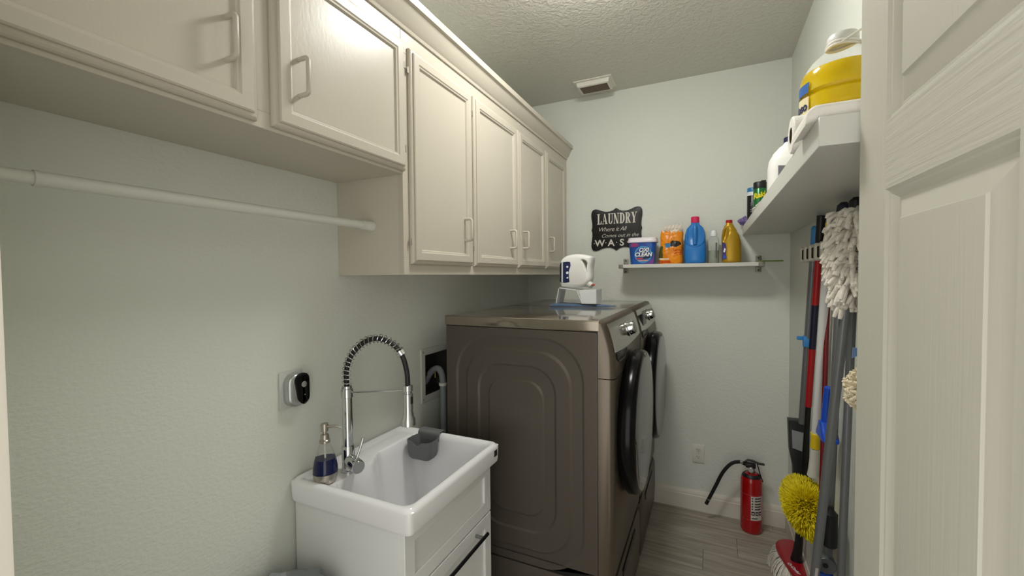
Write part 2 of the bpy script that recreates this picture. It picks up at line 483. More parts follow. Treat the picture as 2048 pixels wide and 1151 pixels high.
# ================================================================== SINK UNIT
VX, VY0, VY1 = .452, .926, 1.440
t = thing('vanity_cabinet', 'white vanity cabinet with a dark bar handle under the utility sink', 'cabinet', (.22, 1.18, 0))
b = B()
b.box(.008, VX-.018, VY0, VY0+.016, .0, .789, .001, 1); b.box(.008, VX-.018, VY1-.016, VY1, .0, .789, .001, 1)
b.box(.008, .024, VY0+.016, VY1-.016, .0, .789); b.box(VX-.034, VX-.018, VY0+.016, VY1-.016, .0, .600); b.box(.024, VX-.034, VY0+.016, VY1-.016, .0, .06)
part('body', b, vanity_m, t, smooth=False)
mpv = lambda u, v, d: (VX-.018+d, u, v)
shaker = [(0, 0), (0, .016), (.0015, .018), (.045, .018), (.047, .0165), (.047, .010), (.049, .0095)]
dr = []
for z0, z1 in ((.592, .786), (.06, .586)):
    fb = B(); ringpanel(fb, VY0+.0005, VY1-.0005, z0, z1, shaker, mpv); d_ = part('drawer_front', fb, vanity_m, t, ang=20); dr.append(d_)
    gb = B(); mq = lambda u, v, d: (VX-.0085+d, u, v)
hb = B(); hb.tube([(VX+.034, 1.00, .553), (VX+.034, 1.352, .553)], .0065, 14)
h_ = part('handle', hb, mat('gunmetal_handle', '3b3a3f', .25, .9), dr[1])
for yy in (1.03, 1.322):
    part('handle_post', B().tube([(VX-.002, yy, .553), (VX+.034, yy, .553)], .006, 12), mat('steel_post', '8e8e90', .3, .9), h_)

t = thing('utility_sink', 'deep white rectangular utility sink basin on the vanity cabinet', 'sink', (.24, 1.18, .79))
SX0, SX1, SY0, SY1, SZ = .004, .487, .908, 1.452, .862
def sstep(a, c, x):
    q = max(0, min(1, (x-a)/(c-a))); return q*q*(3-2*q)
def rbox(x, y, x0, x1, y0, y1, r):
    dx = abs(x-(x0+x1)/2)-(x1-x0)/2+r; dy = abs(y-(y0+y1)/2)-(y1-y0)/2+r
    return math.hypot(max(dx, 0), max(dy, 0))+min(max(dx, dy), 0)-r
def sink_z(x, y):
    z = SZ
    e = rbox(x, y, SX0, SX1, SY0, SY1, .03)
    z -= .010*sstep(-.012, 0, e)**2
    dk = rbox(x, y, SX0+.018, SX1-.022, SY0+.022, SY1-.022, .03)
    z -= .012*sstep(.004, -.014, dk)
    # bowl, leaving a deck along the wall that swells around the tap
    back = .150 - .045*sstep(1.10, 1.22, y)
    bw = rbox(x, y, back, SX1-.026, SY0+.028, SY1-.026, .045)
    dep = .285+.015*sstep(.2, .4, x)
    z -= dep*sstep(.0, -.046, bw)**.8
    return z
NX, NY = 84, 90
def outline_pt(fx, fy):
    x = SX0+(SX1-SX0)*fx; y = SY0+(SY1-SY0)*fy
    r = .014   # pull the corners in
    for cx, cy, sx, sy in ((SX0+r, SY0+r, -1, -1), (SX1-r, SY0+r, 1, -1), (SX0+r, SY1-r, -1, 1), (SX1-r, SY1-r, 1, 1)):
        ax, ay = (x-cx)*sx, (y-cy)*sy
        if ax > 0 and ay > 0:
            m_ = max(ax, ay); l_ = math.hypot(ax, ay)
            x = cx+sx*ax*m_/l_; y = cy+sy*ay*m_/l_
    return x, y
bb = B(); G = []
for i in range(NX+1):
    row = []
    for jj in range(NY+1):
        x, y = outline_pt(i/NX, jj/NY); row.append(bb.b.verts.new((x, y, sink_z(x, y))))
    G.append(row)
for i in range(NX):
    for jj in range(NY): bb.b.faces.new((G[i][jj], G[i+1][jj], G[i+1][jj+1], G[i][jj+1]))
edge = [G[i][0] for i in range(NX)]+[G[NX][jj] for jj in range(NY)]+[G[i][NY] for i in range(NX, 0, -1)]+[G[0][jj] for jj in range(NY, 0, -1)]
prev = edge
for zz, sc in ((SZ-.018, 1.0), (.800, .995), (.7905, .985)):
    cur = [bb.b.verts.new((.2455+(v.co.x-.2455)*sc, 1.18+(v.co.y-1.18)*sc, zz)) for v in edge]
    for i in range(len(edge)): bb.b.faces.new((prev[i], cur[i], cur[(i+1) % len(edge)], prev[(i+1) % len(edge)]))
    prev = cur
bs = part('basin', bb, white_g, t, ang=50)
part('badge', B().box(SX1-.002, SX1+.0015, SY1-.045, SY1-.022, SZ-.045, SZ-.021, .0008, 1), mat('badge_dark', '3a3735', .4, .5), bs)
part('drain', B().lathe([(.026, 0), (.026, .002), (.018, .003), (.016, .001), (.0, .001)], (.33, 1.20, SZ-.012-.299), (0, 0, 1), 24), chrome, bs)

# ---- tap
fx, fy, fz = .118, 1.046, .850
t = thing('spring_tap', 'tall chrome tap with a spring neck and pull-down spray head', 'tap', (fx, fy, fz))
part('base', B().lathe([(.025, 0), (.025, .006), (.021, .008), (.0205, .085), (.0195, .087)], (fx, fy, fz), n=32), chrome, t)
part('riser', B().lathe([(.0165, 0), (.0165, .165), (.0195, .167), (.0195, .195), (.0165, .197), (.0155, .205)], (fx, fy, fz+.085), n=28), chrome, t)
hd = Vector((.19, .082, 0)).normalized()          # towards the spray head
ax_, hx = Vector((fx, fy, 0)), .207
z_r = fz+.285                                     # top of the riser
arc = [Vector((fx, fy, z_r-.01)), Vector((fx, fy, z_r+.05))]
ctrl = [Vector((fx, fy, z_r)), Vector((fx, fy, z_r+.055)), ax_+hd*.018+Vector((0, 0, z_r+.108)), ax_+hd*.062+Vector((0, 0, z_r+.152)), ax_+hd*.112+Vector((0, 0, z_r+.164)),
        ax_+hd*.158+Vector((0, 0, z_r+.145)), ax_+hd*.190+Vector((0, 0, z_r+.106)), ax_+hd*.205+Vector((0, 0, z_r+.05)), ax_+hd*hx+Vector((0, 0, z_r+.0))]
pth = spline(ctrl, 14)
part('neck_hose', B().tube(pth, .0085, 12), mat('hose_dark', '2a2a2b', .4, .4), t)
ns = int(len(pth)*.73); seg = pth[:ns]; turns = 21; hp = []
L_ = [0]
for a, c in zip(seg, seg[1:]): L_.append(L_[-1]+(c-a).length)
side = hd.cross(Vector((0, 0, 1))).normalized()
ntot = turns*12
for k in range(ntot+1):
    s_ = L_[-1]*k/ntot; i = max(0, min(len(seg)-2, next((q for q in range(len(L_)-1) if L_[q+1] >= s_), len(seg)-2)))
    f = (s_-L_[i])/max(1e-9, L_[i+1]-L_[i]); p_ = seg[i].lerp(seg[i+1], f); tg = (seg[i+1]-seg[i]).normalized()
    n_ = side.cross(tg).normalized(); a = 2*PI*k/12
    hp.append(p_+(side*math.cos(a)+n_*math.sin(a))*.0145)
part('spring', B().tube(hp, .0017, 6), chrome, t)
pe = seg[-1]; tg = (seg[-1]-seg[-3]).normalized()
part('spring_collar', B().lathe([(.012, -.008), (.0155, -.007), (.0155, .009), (.012, .010)], pe, tg, 20), chrome, t)
hp_ = ax_+hd*hx
part('spray_head', B().lathe([(.0125, .0), (.0165, .002), (.0165, .02), (.0135, .022), (.0135, .028), (.0165, .03), (.016, .09), (.0185, .105), (.0235, .118), (.024, .136), (.02, .138)], hp_+Vector((0, 0, z_r+.008)), (0, 0, -1), 28), chrome, t)
part('spray_button', B().box(hp_.x+.011, hp_.x+.0185, hp_.y-.005, hp_.y+.005, z_r-.055, z_r-.03, .002), black_p, t)
part('support_arm', B().tube([Vector((fx, fy, z_r-.018)), ax_+hd*(hx-.01)+Vector((0, 0, z_r-.01))], .0028, 8), chrome, t)
lv = Vector((.93, -.37, 0)).normalized()          # lever body points to the room
b = B(); b.lathe([(.018, .012), (.019, .018), (.019, .03), (.0222, .032), (.0222, .080), (.020, .083)], (fx, fy, fz+.042), lv+Vector((0, 0, -.05)), 26)
lb = part('valve_body', b, chrome, t)
lc = Vector((fx, fy, fz+.042))+lv*.062
part('lever', B().tube([lc+Vector((0, 0, .012)), lc+Vector((.006, .012, .045)), lc+Vector((.012, .022, .082))], [.0042, .0045, .0055], 10), chrome, lb)

# ---- soap dispenser
sx, sy, sz = .111, .958, .850
t = thing('soap_dispenser', 'clear pump bottle of dark blue soap with a steel base beside the tap', 'dispenser', (sx, sy, sz))
prof = [(.026, 0), (.031, .004), (.0355, .02), (.0375, .036), (.0368, .052), (.033, .072), (.026, .094), (.0185, .115), (.0155, .126), (.0152, .134)]
def cut(pr, z0, z1, dr_=0):
    def rad(z):
        for (ra, za), (rb, zb) in zip(pr, pr[1:]):
            if za <= z <= zb: return ra+(rb-ra)*(z-za)/(zb-za)
        return pr[-1][0]
    zs = sorted({z0, z1, *[z for _, z in pr if z0 < z < z1]})
    return [(rad(z)+dr_, z) for z in zs]
part('steel_base', B().lathe(cut(prof, 0, .034, .0006), (sx, sy, sz), n=36), steel, t)
part('soap', B().lathe(cut(prof, .0342, .078, -.0012), (sx, sy, sz), n=36), blue_liq, t)
part('bottle', B().lathe(cut(prof, .0345, .134), (sx, sy, sz), n=36, cap=False), mat('clear_glass', 'ffffff', .03, trans=1.0, ior=1.08, spec=.8), t)
part('pump_collar', B().lathe([(.0165, .128), (.0168, .132), (.0168, .136), (.0135, .139), (.013, .152), (.011, .155)], (sx, sy, sz), n=28), steel, t)
part('dip_tube', B().tube([(sx, sy, sz+.06), (sx, sy, sz+.13)], .0025, 8), white_p, t)
part('pump_head', B().lathe([(.006, .15), (.006, .163), (.0115, .165), (.0122, .186), (.0105, .189)], (sx, sy, sz), n=24), steel, t)
part('spout', B().tube([(sx+.008, sy+.0, sz+.180), (sx+.03, sy+.014, sz+.181), (sx+.046, sy+.024, sz+.174)], [.0042, .0036, .0028], 10), steel, t)

# ---- grey caddy in the sink
t = thing('sink_caddy', 'dark grey rubber caddy hooked over the far rim of the sink', 'caddy', (.19, 1.40, .80))
b = B()
cy, ch = 1.39, .075
def dense_(pts):
    out = []
    for i in range(len(pts)):
        a_, c_ = Vector(pts[i]), Vector(pts[(i+1) % len(pts)]); m_ = 10 if i % 6 == 5 else 1
        out += [tuple(a_.lerp(c_, k/m_)) for k in range(m_)]
    return out
def cad(k, ins):
    pts = []
    for (u, v) in dense_(rr(.125+ins, .235-ins, 1.335+ins, 1.412-ins, .022-ins*.6, 5)): pts.append((u, v))
    return pts
outer = []; zt = .853
for f, ins in ((0, .010), (.12, .003), (.3, 0), (1, -.003)):
    outer.append([(u, v, zt-ch+ch*f-(.016*math.exp(-((u-.18)/.017)**2) if (f == 1 and v < 1.345) else 0)) for u, v in cad(0, ins)])
inner = []
for f, ins in ((1, -.0005), (.3, .0025), (.1, .006)):
    inner.append([(u, v, zt-ch+ch*f+.002-(.016*math.exp(-((u-.18)/.017)**2) if (f == 1 and v < 1.347) else 0)-(.002 if f == 1 else 0)) for u, v in cad(0, ins)])
b.loft(outer+inner, True, True)
cb = part('cup', b, grey_pl, t)
hk = spline([(1.410, .835), (1.412, .858), (1.420, .8665), (1.435, .868), (1.452, .8665), (1.4575, .860), (1.4575, .835)], 5)
b = B(); b.loft([[(x, p[0], p[1]) for p in hk]+[(x, p[0]+(.0 if 0 else 0), p[1]+.003) for p in hk[::-1]] for x in (.128, .18, .232)])
part('hook', b, grey_pl, cb)

# ---- bin bag beside the vanity
t = thing('waste_bin', 'grey bin with a crumpled liner beside the white vanity', 'bin', (.20, .74, 0))
part('bucket', B().lathe([(.10, 0), (.105, .004), (.125, .60), (.128, .605), (.124, .608), (.118, .59), (.10, .02), (.0, .02)], (.17, .755, 0), n=36), mat('bin_grey', '7a7c7b', .45), t)
b = B(); rings = []
for q, (r_, z_) in enumerate([(.134, .50), (.137, .56), (.136, .60), (.128, .622), (.118, .628), (.10, .60), (.09, .5)]):
    rg = []
    for i in range(72):
        a = 2*PI*i/72
        n_ = noise.noise(Vector((math.cos(a)*3.2, math.sin(a)*3.2, q*.7)))
        n2 = noise.noise(Vector((math.cos(a)*9, math.sin(a)*9, q*1.1)))
        rr_ = r_+.010*n_+.005*n2
        rg.append((.17+rr_*math.cos(a), .755+rr_*math.sin(a), z_+.016*n_+.006*n2))
    rings.append(rg)
b.loft(rings, False, False)
part('liner', b, mat('liner_film', '7e8485', .3, coat=.2), t, ang=60)

# ================================================================== MACHINES
MX0, MXS = .16, .845
def machine(y0, y1, near, label):
    yc = (y0+y1)/2; zb, zt = .338, 1.333
    t = thing('laundry_machine', label, 'laundry machine', (.53, yc, zb))
    b = B(); b.box(MX0, MXS, y0+.006, y1-.003, zb, 1.292, .004, 2)
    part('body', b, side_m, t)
    # pressed side panel with stepped rounded rectangles
    b = B(); mp = lambda u, v, d: (u, y0+.006-d, v)
    def ring(bounds, rad, d): 
        return [mp(p[0], p[1], d) for p in rr(*bounds, rad, 8)]
    sp = [((.163, .842, .345, 1.29), .004, .0), ((.166, .842, .35, 1.287), .006, .0055),
          ((.213, .792, .392 if 0 else .318, 1.256), .17, .0055), ((.223, .782, .328, 1.246), .165, .0010),
          ((.262, .742, .372, 1.204), .14, .0010), ((.272, .732, .382, 1.194), .135, .0058),
          ((.322, .678, .450, 1.140), .11, .0058), ((.331, .669, .459, 1.131), .105, .0010),
          ((.372, .626, .515, 1.080), .075, .0010), ((.380, .618, .523, 1.072), .07, .0058), ((.41, .59, .56, 1.03), .05, .0060)]
    b.loft([ring(*q) for q in sp], False, True)
    part('side_panel', b, side_m, t, ang=9)
    # top
    b = B(); b.box(MX0-.004, .852, y0, y1, 1.290, zt, .006, 3)
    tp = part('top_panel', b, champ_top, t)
    # front fascia, extruded profile in xz
    pr = [(.845, zb), (.893, zb), (.902, zb+.01), (.907, .6), (.908, 1.112)]
    b = B()
    def ext(pr, ya, yb, rnd=.022):
        rings = []
        for yy, ins in ((ya, rnd), (ya+rnd*.3, rnd*.35), (ya+rnd, 0), (yb-rnd, 0), (yb-rnd*.3, rnd*.35), (yb, rnd)):
            rings.append([(min(x, max(.8452, x-ins)) if x > .846 else x, yy, z) for x, z in pr])
        return rings
    b.loft(ext(pr+[(.845, 1.112)], y0+.001, y1-.001))
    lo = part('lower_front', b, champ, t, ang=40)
    pr2 = [(.845, 1.115), (.908, 1.115), (.908, 1.160), (.905, 1.205), (.897, 1.245), (.884, 1.290), (.872, 1.322), (.864, 1.3315), (.853, 1.334), (.845, 1.334)]
    b = B(); b.loft(ext(pr2, y0+.001, y1-.001))
    up_ = part('upper_front', b, champ, t, ang=40)
    # glossy control panel following the slope
    def sx_(z):
        pts = [(1.160, .908), (1.205, .905), (1.245, .897), (1.290, .884), (1.322, .872)]
        for (za, xa), (zb_, xb) in zip(pts, pts[1:]):
            if za <= z <= zb_: return xa+(xb-xa)*(z-za)/(zb_-za)
        return pts[-1][1] if z > 1.3 else pts[0][1]
    b = B(); rings = []
    ya, yb = y0+.026, y1-.026
    for z in (1.213, 1.219, 1.23, 1.25, 1.28, 1.305, 1.318):
        bow = lambda f: (-.012*(1-(2*f-1)**2)) if z < 1.222 else 0
        rg = [(sx_(z)+.004, ya+(yb-ya)*k/16, z+bow(k/16)) for k in range(17)]
        rings.append(rg+[(sx_(z)-.004, p[1], p[2]) for p in rg[::-1]])
    b.loft(rings)
    cp_ = part('control_panel', b, mat('control_panel_gloss', '7d756a', .14, .8, coat=.5), t, ang=50)
    n_ = Vector((.95, 0, .33)).normalized()
    ky = y0+.36 if near else y0+.40
    kz = 1.266; kc = Vector((sx_(kz)+.003, ky, kz))
    kn = part('knob', B().lathe([(.037, 0), (.037, .004), (.033, .006), (.031, .016), (.0315, .028), (.029, .032)], kc, n_, 32), chrome, cp_)
    part('knob_cap', B().lathe([(.0275, .0), (.027, .002)], kc+n_*.0315, n_, 28), mat('knob_cap_dark', '57534c', .2, .9), kn)
    for q in range(5):
        yy = ky+.075+q*.026
        if yy < y1-.05:
            part('touch_key', B().lathe([(.006, 0), (.006, .0012)], Vector((sx_(1.24)+.0038, yy, 1.24)), n_, 12), mat('key_silver', 'b9b4aa', .3, .7), cp_)
    if not near:
        b = B(); b.box(.893, .904, y0+.10, y0+.24, 1.215, 1.292, .003)
        part('display', b, black_gl, cp_)
    # pocket grip under the panel
    b = B(); a = y0+.05
    a = y0+.030; pk = [(a, 1.208), (a+.22, 1.201), (a+.205, 1.176), (a+.17, 1.164), (a+.05, 1.166), (a+.015, 1.182)]
    ctr = (a+.11, 1.186)
    r1 = [(.9095, u, v) for u, v in pk]; r2 = [(.911, u, v) for u, v in [(ctr[0]+(u-ctr[0])*.96, ctr[1]+(v-ctr[1])*.9) for u, v in pk]]
    r3 = [(.9085, ctr[0]+(u-ctr[0])*.9, ctr[1]+(v-ctr[1])*.75) for u, v in pk]
    b.loft([[(.905, u, v) for u, v in pk], r1, r2, r3])
    part('drawer_grip', b, mat('grip_recess', '2c2823', .35, .4), up_, ang=30)
    # door
    dz, dr_ = .872, .304
    b = B(); o = (.922, yc, dz)
    b.lathe([(dr_-.03, -.014), (dr_-.012, -.014), (dr_-.004, 0), (dr_+.002, .008), (dr_, .034), (dr_-.006, .048), (dr_-.018, .054), (dr_-.022, .053)], o, (1, 0, 0), 72)
    dd = part('door', b, black_gl, t, ang=50)
    b = B(); b.lathe([(dr_-.019, .0532), (dr_-.03, .0548), (.19, .057), (.1, .059), (0, .0595)], o, (1, 0, 0), 72, cap=False)
    part('door_glass', b, glass_dk, dd, ang=60)
    b = B(); b.box(.965, .979, yc-.02, yc+.02, dz+dr_-.026, dz+dr_-.010, .003)
    part('door_grip', b, champ, dd)
    # pedestal
    p = thing('drawer_pedestal', ('bronze drawer pedestal under the near machine' if near else 'bronze drawer pedestal under the far machine by the back wall'), 'pedestal', (.53, yc, 0))
    b = B(); b.box(MX0, .86, y0+.006, y1-.003, .0, .308, .004); 
    part('body', b, side_m, p)
    b = B(); b.box(MX0+.008, .852, y0+.012, y1-.012, .308, .3375); part('gap_shade', b, black_r, p, smooth=False)  # black slab stands in for the shade in the gap above the pedestal
    b = B()
    prp = [(.8605, .02), (.893, .02), (.902, .03), (.907, .15), (.905, .28), (.897, .305), (.8605, .307)]
    b.loft(ext(prp, y0+.001, y1-.001))
    df = part('drawer_front', b, champ, p, ang=40)
    b = B(); b.box(.900, .909, yc-.16, yc+.16, .252, .284, .004)
    part('grip_recess', b, black_gl, df)
    return t
machine(1.574, 2.230, True, 'bronze front-loading laundry machine nearest the white sink, its ribbed side in view')
machine(2.240, 2.896, False, 'bronze front-loading laundry machine against the back wall, behind the nearer one')

# ---- detergent bottle on its stand on the machines
t = thing('blue_cloth', 'folded blue cloth lying on the machine top under the detergent stand', 'cloth', (.58, 2.30, 1.334)); 
bb = B(); rings = []
nx, ny = 26, 14
top = []
for i in range(nx+1):
    f = i/nx; x = .40+.36*f; row_t = []; wd = .17*(1-f*.55)
    for jj in range(ny+1):
        g = jj/ny; y = 2.335-wd*.5+wd*g-.02*f+.012*f
        edge_ = min(1, min(f, 1-f, g, 1-g)*10)
        z = 1.3345+(.013*(1-f*.65))*edge_**.5+.003*noise.noise(Vector((x*30, y*30, 0)))*edge_
        row_t.append((x, y+.005*noise.noise(Vector((x*12, jj, 2))), max(1.3345, z)))
    top.append(row_t+[(p[0], p[1], 1.3342) for p in row_t[::-1]])
bb.loft(top)
part('cloth', bb, mat('blue_microfibre', '47607f', .95, bump=.6, scale=300, sheen=.3), t, ang=60)

BY = 2.335
t = thing('bottle_stand', 'white plastic stand holding the tilted detergent bottle', 'stand', (.53, BY, 1.348))
b = B()
def plate(pts, ya, yb): b.loft([[(x, ya, z) for x, z in pts], [(x, yb, z) for x, z in pts]])
# sloping bed, folded from sheet
th = .004
plate([(.455, 1.437), (.563, 1.425), (.563, 1.425-th), (.455, 1.437-th)], BY-.065, BY+.065)
plate([(.563, 1.425), (.592, 1.352), (.668, 1.352), (.668, 1.348), (.588, 1.348), (.559, 1.423)], BY-.065, BY+.065)
plate([(.455, 1.437), (.437, 1.348), (.441, 1.348), (.459, 1.437)], BY-.065, BY+.065)
b.loft([[(.665, BY-.065, 1.348), (.669, BY-.065, 1.348), (.669, BY-.065, 1.428), (.665, BY-.065, 1.428)], [(.665, BY+.065, 1.348), (.669, BY+.065, 1.348), (.669, BY+.065, 1.428), (.665, BY+.065, 1.428)]])
tri = [(.590, 1.350), (.667, 1.350), (.667, 1.428), (.572, 1.424)]
b.loft([[(x, BY-.066, z) for x, z in tri], [(x, BY-.063, z) for x, z in tri]])
part('bent_sheet', b, mat('frosted_white_acrylic', 'dfe3e6', .25), t, smooth=False)
t = thing('detergent_bottle', 'white detergent bottle with a navy label lying on its stand', 'bottle', (.54, BY, 1.438))
ol = spline([(.458, 1.452), (.450, 1.50), (.456, 1.575), (.478, 1.606), (.52, 1.621), (.575, 1.622), (.628, 1.612), (.640, 1.598), (.632, 1.545), (.633, 1.500), (.628, 1.475), (.606, 1.452), (.575, 1.440), (.52, 1.441), (.475, 1.443)], 6, True)
ol = [(p.x, p.y) for p in [Vector((q[0], q[1])) for q in ol]]
hole = [(p[0], p[1]) for p in spline([(.585, 1.590), (.606, 1.583), (.617, 1.560), (.613, 1.528), (.604, 1.545), (.594, 1.572)], 5, True)]
b = B(); b.puffy(ol, [hole], .105, .018, lambda u, v, d: (u, BY+d, v))
bt = part('bottle', b, mat('white_bottle_plastic', 'e9e9e6', .3), t, ang=50)
b = B(); b.lathe([(.022, -.01), (.023, .004), (.018, .010), (.018, .026), (.015, .03), (.013, .036)], (.610, BY-.02, 1.462), (.75, -.4, -.45), 24)
sp_ = part('spigot', b, white_p, t)
part('spigot_button', B().box(.638, .655, BY-.048, BY-.032, 1.448, 1.456, .003), mat('spigot_red', 'b02a2a', .4), sp_)
lb = [(.458, 1.468), (.459, 1.560), (.464, 1.578), (.50, 1.582), (.519, 1.580), (.522, 1.560), (.512, 1.53), (.511, 1.50), (.515, 1.468), (.49, 1.463)]
b = B(); poly(b, lb, lambda u, v, d: (u, BY-.0526-d, v)); la = part('label', b, mat('label_navy', '1b2350', .3), bt, smooth=False)
b = B(); poly(b, [(.468, 1.468), (.469, 1.578), (.478, 1.580), (.477, 1.467)], lambda u, v, d: (u, BY-.0536-d, v)); part('label_stripe', b, mat('label_silver', 'c4c8cc', .4), la, smooth=False)
b = B(); poly(b, [(.458, 1.472), (.459, 1.560), (.464, 1.574), (.467, 1.574), (.466, 1.470)], lambda u, v, d: (u, BY-.0536-d, v)); part('label_edge', b, black_p, la, smooth=False)
for zz, s_ in ((1.553, .006), (1.52, .0075), (1.492, .005)):
    part('label_mark', B().lathe([(s_, 0), (s_, .0006)], (.503, BY-.0535, zz), (0, -1, 0), 14), mat('label_white', 'eef0f2', .4), la)

# ================================================================== CEILING VENT AND LAMP
t = thing('ceiling_vent', 'white ceiling air vent with dark slats near the back wall', 'vent', (.55, 2.74, H))
b = B(); mpz = lambda u, v, d: (u, v, H-d)
ringpanel(b, .428, .672, 2.655, 2.825, [(0, .0005), (0, .005), (.004, .007), (.018, .007), (.022, .03), (.03, .034), (.034, .034), (.034, .005)], mpz, cap=False)
part('frame', b, mat('vent_white', 'dcd9cf', .4), t, ang=20)
b = B().box(.46, .64, 2.685, 2.797, H-.004, H-.0006); part('backing', b, mat('vent_dark', '4a4034', .8), t, smooth=False)
for k in range(6):
    y = 2.694+k*.0185
    b = B(); b.loft([[(x, y, H-.034), (x, y+.002, H-.034), (x, y+.014, H-.010), (x, y+.012, H-.010)] for x in (.462, .638)])
    part('slat', b, mat('slat_brown', 'a8988a', .5), t, smooth=False)
t = thing('ceiling_lamp', 'round white flush ceiling lamp in the middle of the room', 'lamp', (.82, 1.52, H))
LX, LY = .82, 1.52
part('mount', B().lathe([(.165, .0), (.165, .02), (.150, .024)], (LX, LY, H), (0, 0, -1), 48), white_p, t)
gl = mat('lamp_glass', 'ffffff', .4)
p_ = gl.node_tree.nodes['Principled BSDF']; p_.inputs['Emission Color'].default_value = (*LAMP_COL, 1); p_.inputs['Emission Strength'].default_value = LAMP_STRENGTH
part('glass_dome', B().lathe([(.148, .022), (.15, .035), (.138, .06), (.11, .082), (.07, .096), (.03, .102), (0, .103)], (LX, LY, H), (0, 0, -1), 48, cap=False), gl, t)

# ================================================================== SIGN
t = thing('wall_sign', 'black scalloped laundry sign with white lettering on the back wall', 'sign', (.652, D, 1.672))
half = [(0, 1.0), (.04, .985), (.12, .95), (.25, .925), (.40, .925), (.55, .945), (.70, .985), (.82, 1.0), (.92, .985), (.975, .94), (.995, .88), (.99, .80), (.97, .72), (.955, .64), (.955, .57), (.975, .52), (.985, .50)]
hf = half+[(u, 1-v) for u, v in half[::-1][1:]]
full = hf+[(-u, v) for u, v in hf[::-1][1:-1]]
SW, SH, SZ0, SCX = .172, .287, 1.672, .652
o2 = [(SCX+u*SW, SZ0+v*SH) for u, v in full]
b = B(); b.puffy(o2, [], .008, .0012, lambda u, v, d: (u, D-.005+d, v))
bd = part('board', b, mat('sign_black', '171311', .45, var=.1), t, ang=50)
b = B(); n_ = len(o2)
wht = mat('sign_white', 'd8d5cd', .6)
# fat-face letters
def strokes(ch):
    P = []
    R = lambda a, c, e, f: P.append([(a, e), (c, e), (c, f), (a, f)])
    Q = lambda *p: P.append(list(p))
    def bowl(cx, cy, rx_, ry, ix, iy, a0, a1, n=10):
        for k in range(n):
            a = math.radians(a0+(a1-a0)*k/n); c = math.radians(a0+(a1-a0)*(k+1)/n)
            Q((cx+ix*math.cos(a), cy+iy*math.sin(a)), (cx+rx_*math.cos(a), cy+ry*math.sin(a)), (cx+rx_*math.cos(c), cy+ry*math.sin(c)), (cx+ix*math.cos(c), cy+iy*math.sin(c)))
    s = .06
    if ch == 'L': R(.10, .30, 0, 1); R(0, .40, 1-s, 1); R(0, .62, 0, s); Q((.62, 0), (.62, .34), (.56, .34), (.46, s)); return P, .70
    if ch == 'A': Q((.30, 1), (.40, 1), (.68, 0), (.46, 0)); Q((.30, 1), (.35, .95), (.14, 0), (.08, 0)); R(.17, .50, .28, .28+s); R(0, .24, 0, s); R(.38, .76, 0, s); return P, .80
    if ch == 'U': R(.08, .27, .25, 1); R(0, .36, 1-s, 1); R(.54, .60, .25, 1); R(.46, .70, 1-s, 1); bowl(.34, .26, .26, .27, .10, .19, 180, 360); return P, .76
    if ch == 'N': R(.08, .14, 0, 1); R(0, .24, 0, s); Q((.02, 1), (.22, 1), (.64, 0), (.56, 0), (.44, 0)); R(.58, .64, 0, 1); R(.50, .74, 1-s, 1); return P, .80
    if ch == 'D': R(.08, .28, 0, 1); R(0, .34, 1-s, 1); R(0, .34, 0, s); bowl(.30, .5, .38, .5, .18, .44, -90, 90); return P, .76
    if ch == 'R': R(.08, .28, 0, 1); R(0, .34, 1-s, 1); R(0, .38, 0, s); bowl(.30, .74, .32, .26, .13, .20, -90, 90); Q((.30, .50), (.44, .50), (.66, .06), (.48, 0)); R(.52, .74, 0, s); return P, .78
    if ch == 'Y': Q((.06, 1), (.28, 1), (.46, .45), (.28, .45)); Q((.62, 1), (.68, 1), (.46, .45), (.40, .45)); R(.27, .46, 0, .48); R(0, .34, 1-s, 1); R(.54, .76, 1-s, 1); R(.18, .56, 0, s); return P, .78
tw = sum(strokes(c)[1] for c in 'LAUNDRY'); lw, lh = .268, .071
x = SCX-lw/2+.004; k_ = lw/tw
ft = .9
zbase = SZ0+.181
for ch in 'LAUNDRY':
    pl, wd = strokes(ch); lb_ = B()
    for q, pg in enumerate(pl): poly(lb_, [(x+u*k_, zbase+v*lh) for u, v in pg], lambda u, v, d: (u, D-.0091-d, v), .0006+.00005*q)
    part('letter', lb_, wht, bd, smooth=False); x += wd*k_
def sign_text(txt, size, cx, z, shear, space=1.0, bold=0.0, wid=1.0, name='lettering'):
    tb = text_bm(txt, size, .0004, shear, 'CENTER', space, bold, wid)
    remap(tb, lambda u, v, d: (cx+u, D-.0096-d, z+v)); part(name, tb, wht, bd, smooth=False)
sign_text('Where it All', .040, SCX-.030, SZ0+.132, .35, .92, -.0004, 1.02)
sign_text('Comes out in the', .036, SCX+.022, SZ0+.090, .35, .95, -.0004, 1.02)
x = SCX-.112
for ch in 'WASH':
    sign_text(ch, .062, x, SZ0+.032, 0, 1, .0012, 1.05, 'letter')
    if ch != 'H': part('dot', B().lathe([(.0035, 0), (.0035, .0008)], (x+.042 if ch == 'W' else x+.037, D-.009, SZ0+.054), (0, -1, 0), 12), wht, bd)
    x += .078 if ch == 'W' else .072
part('dot', B().lathe([(.003, 0), (.003, .0008)], (SCX-.15, D-.009, SZ0+.052), (0, -1, 0), 12), wht, bd)

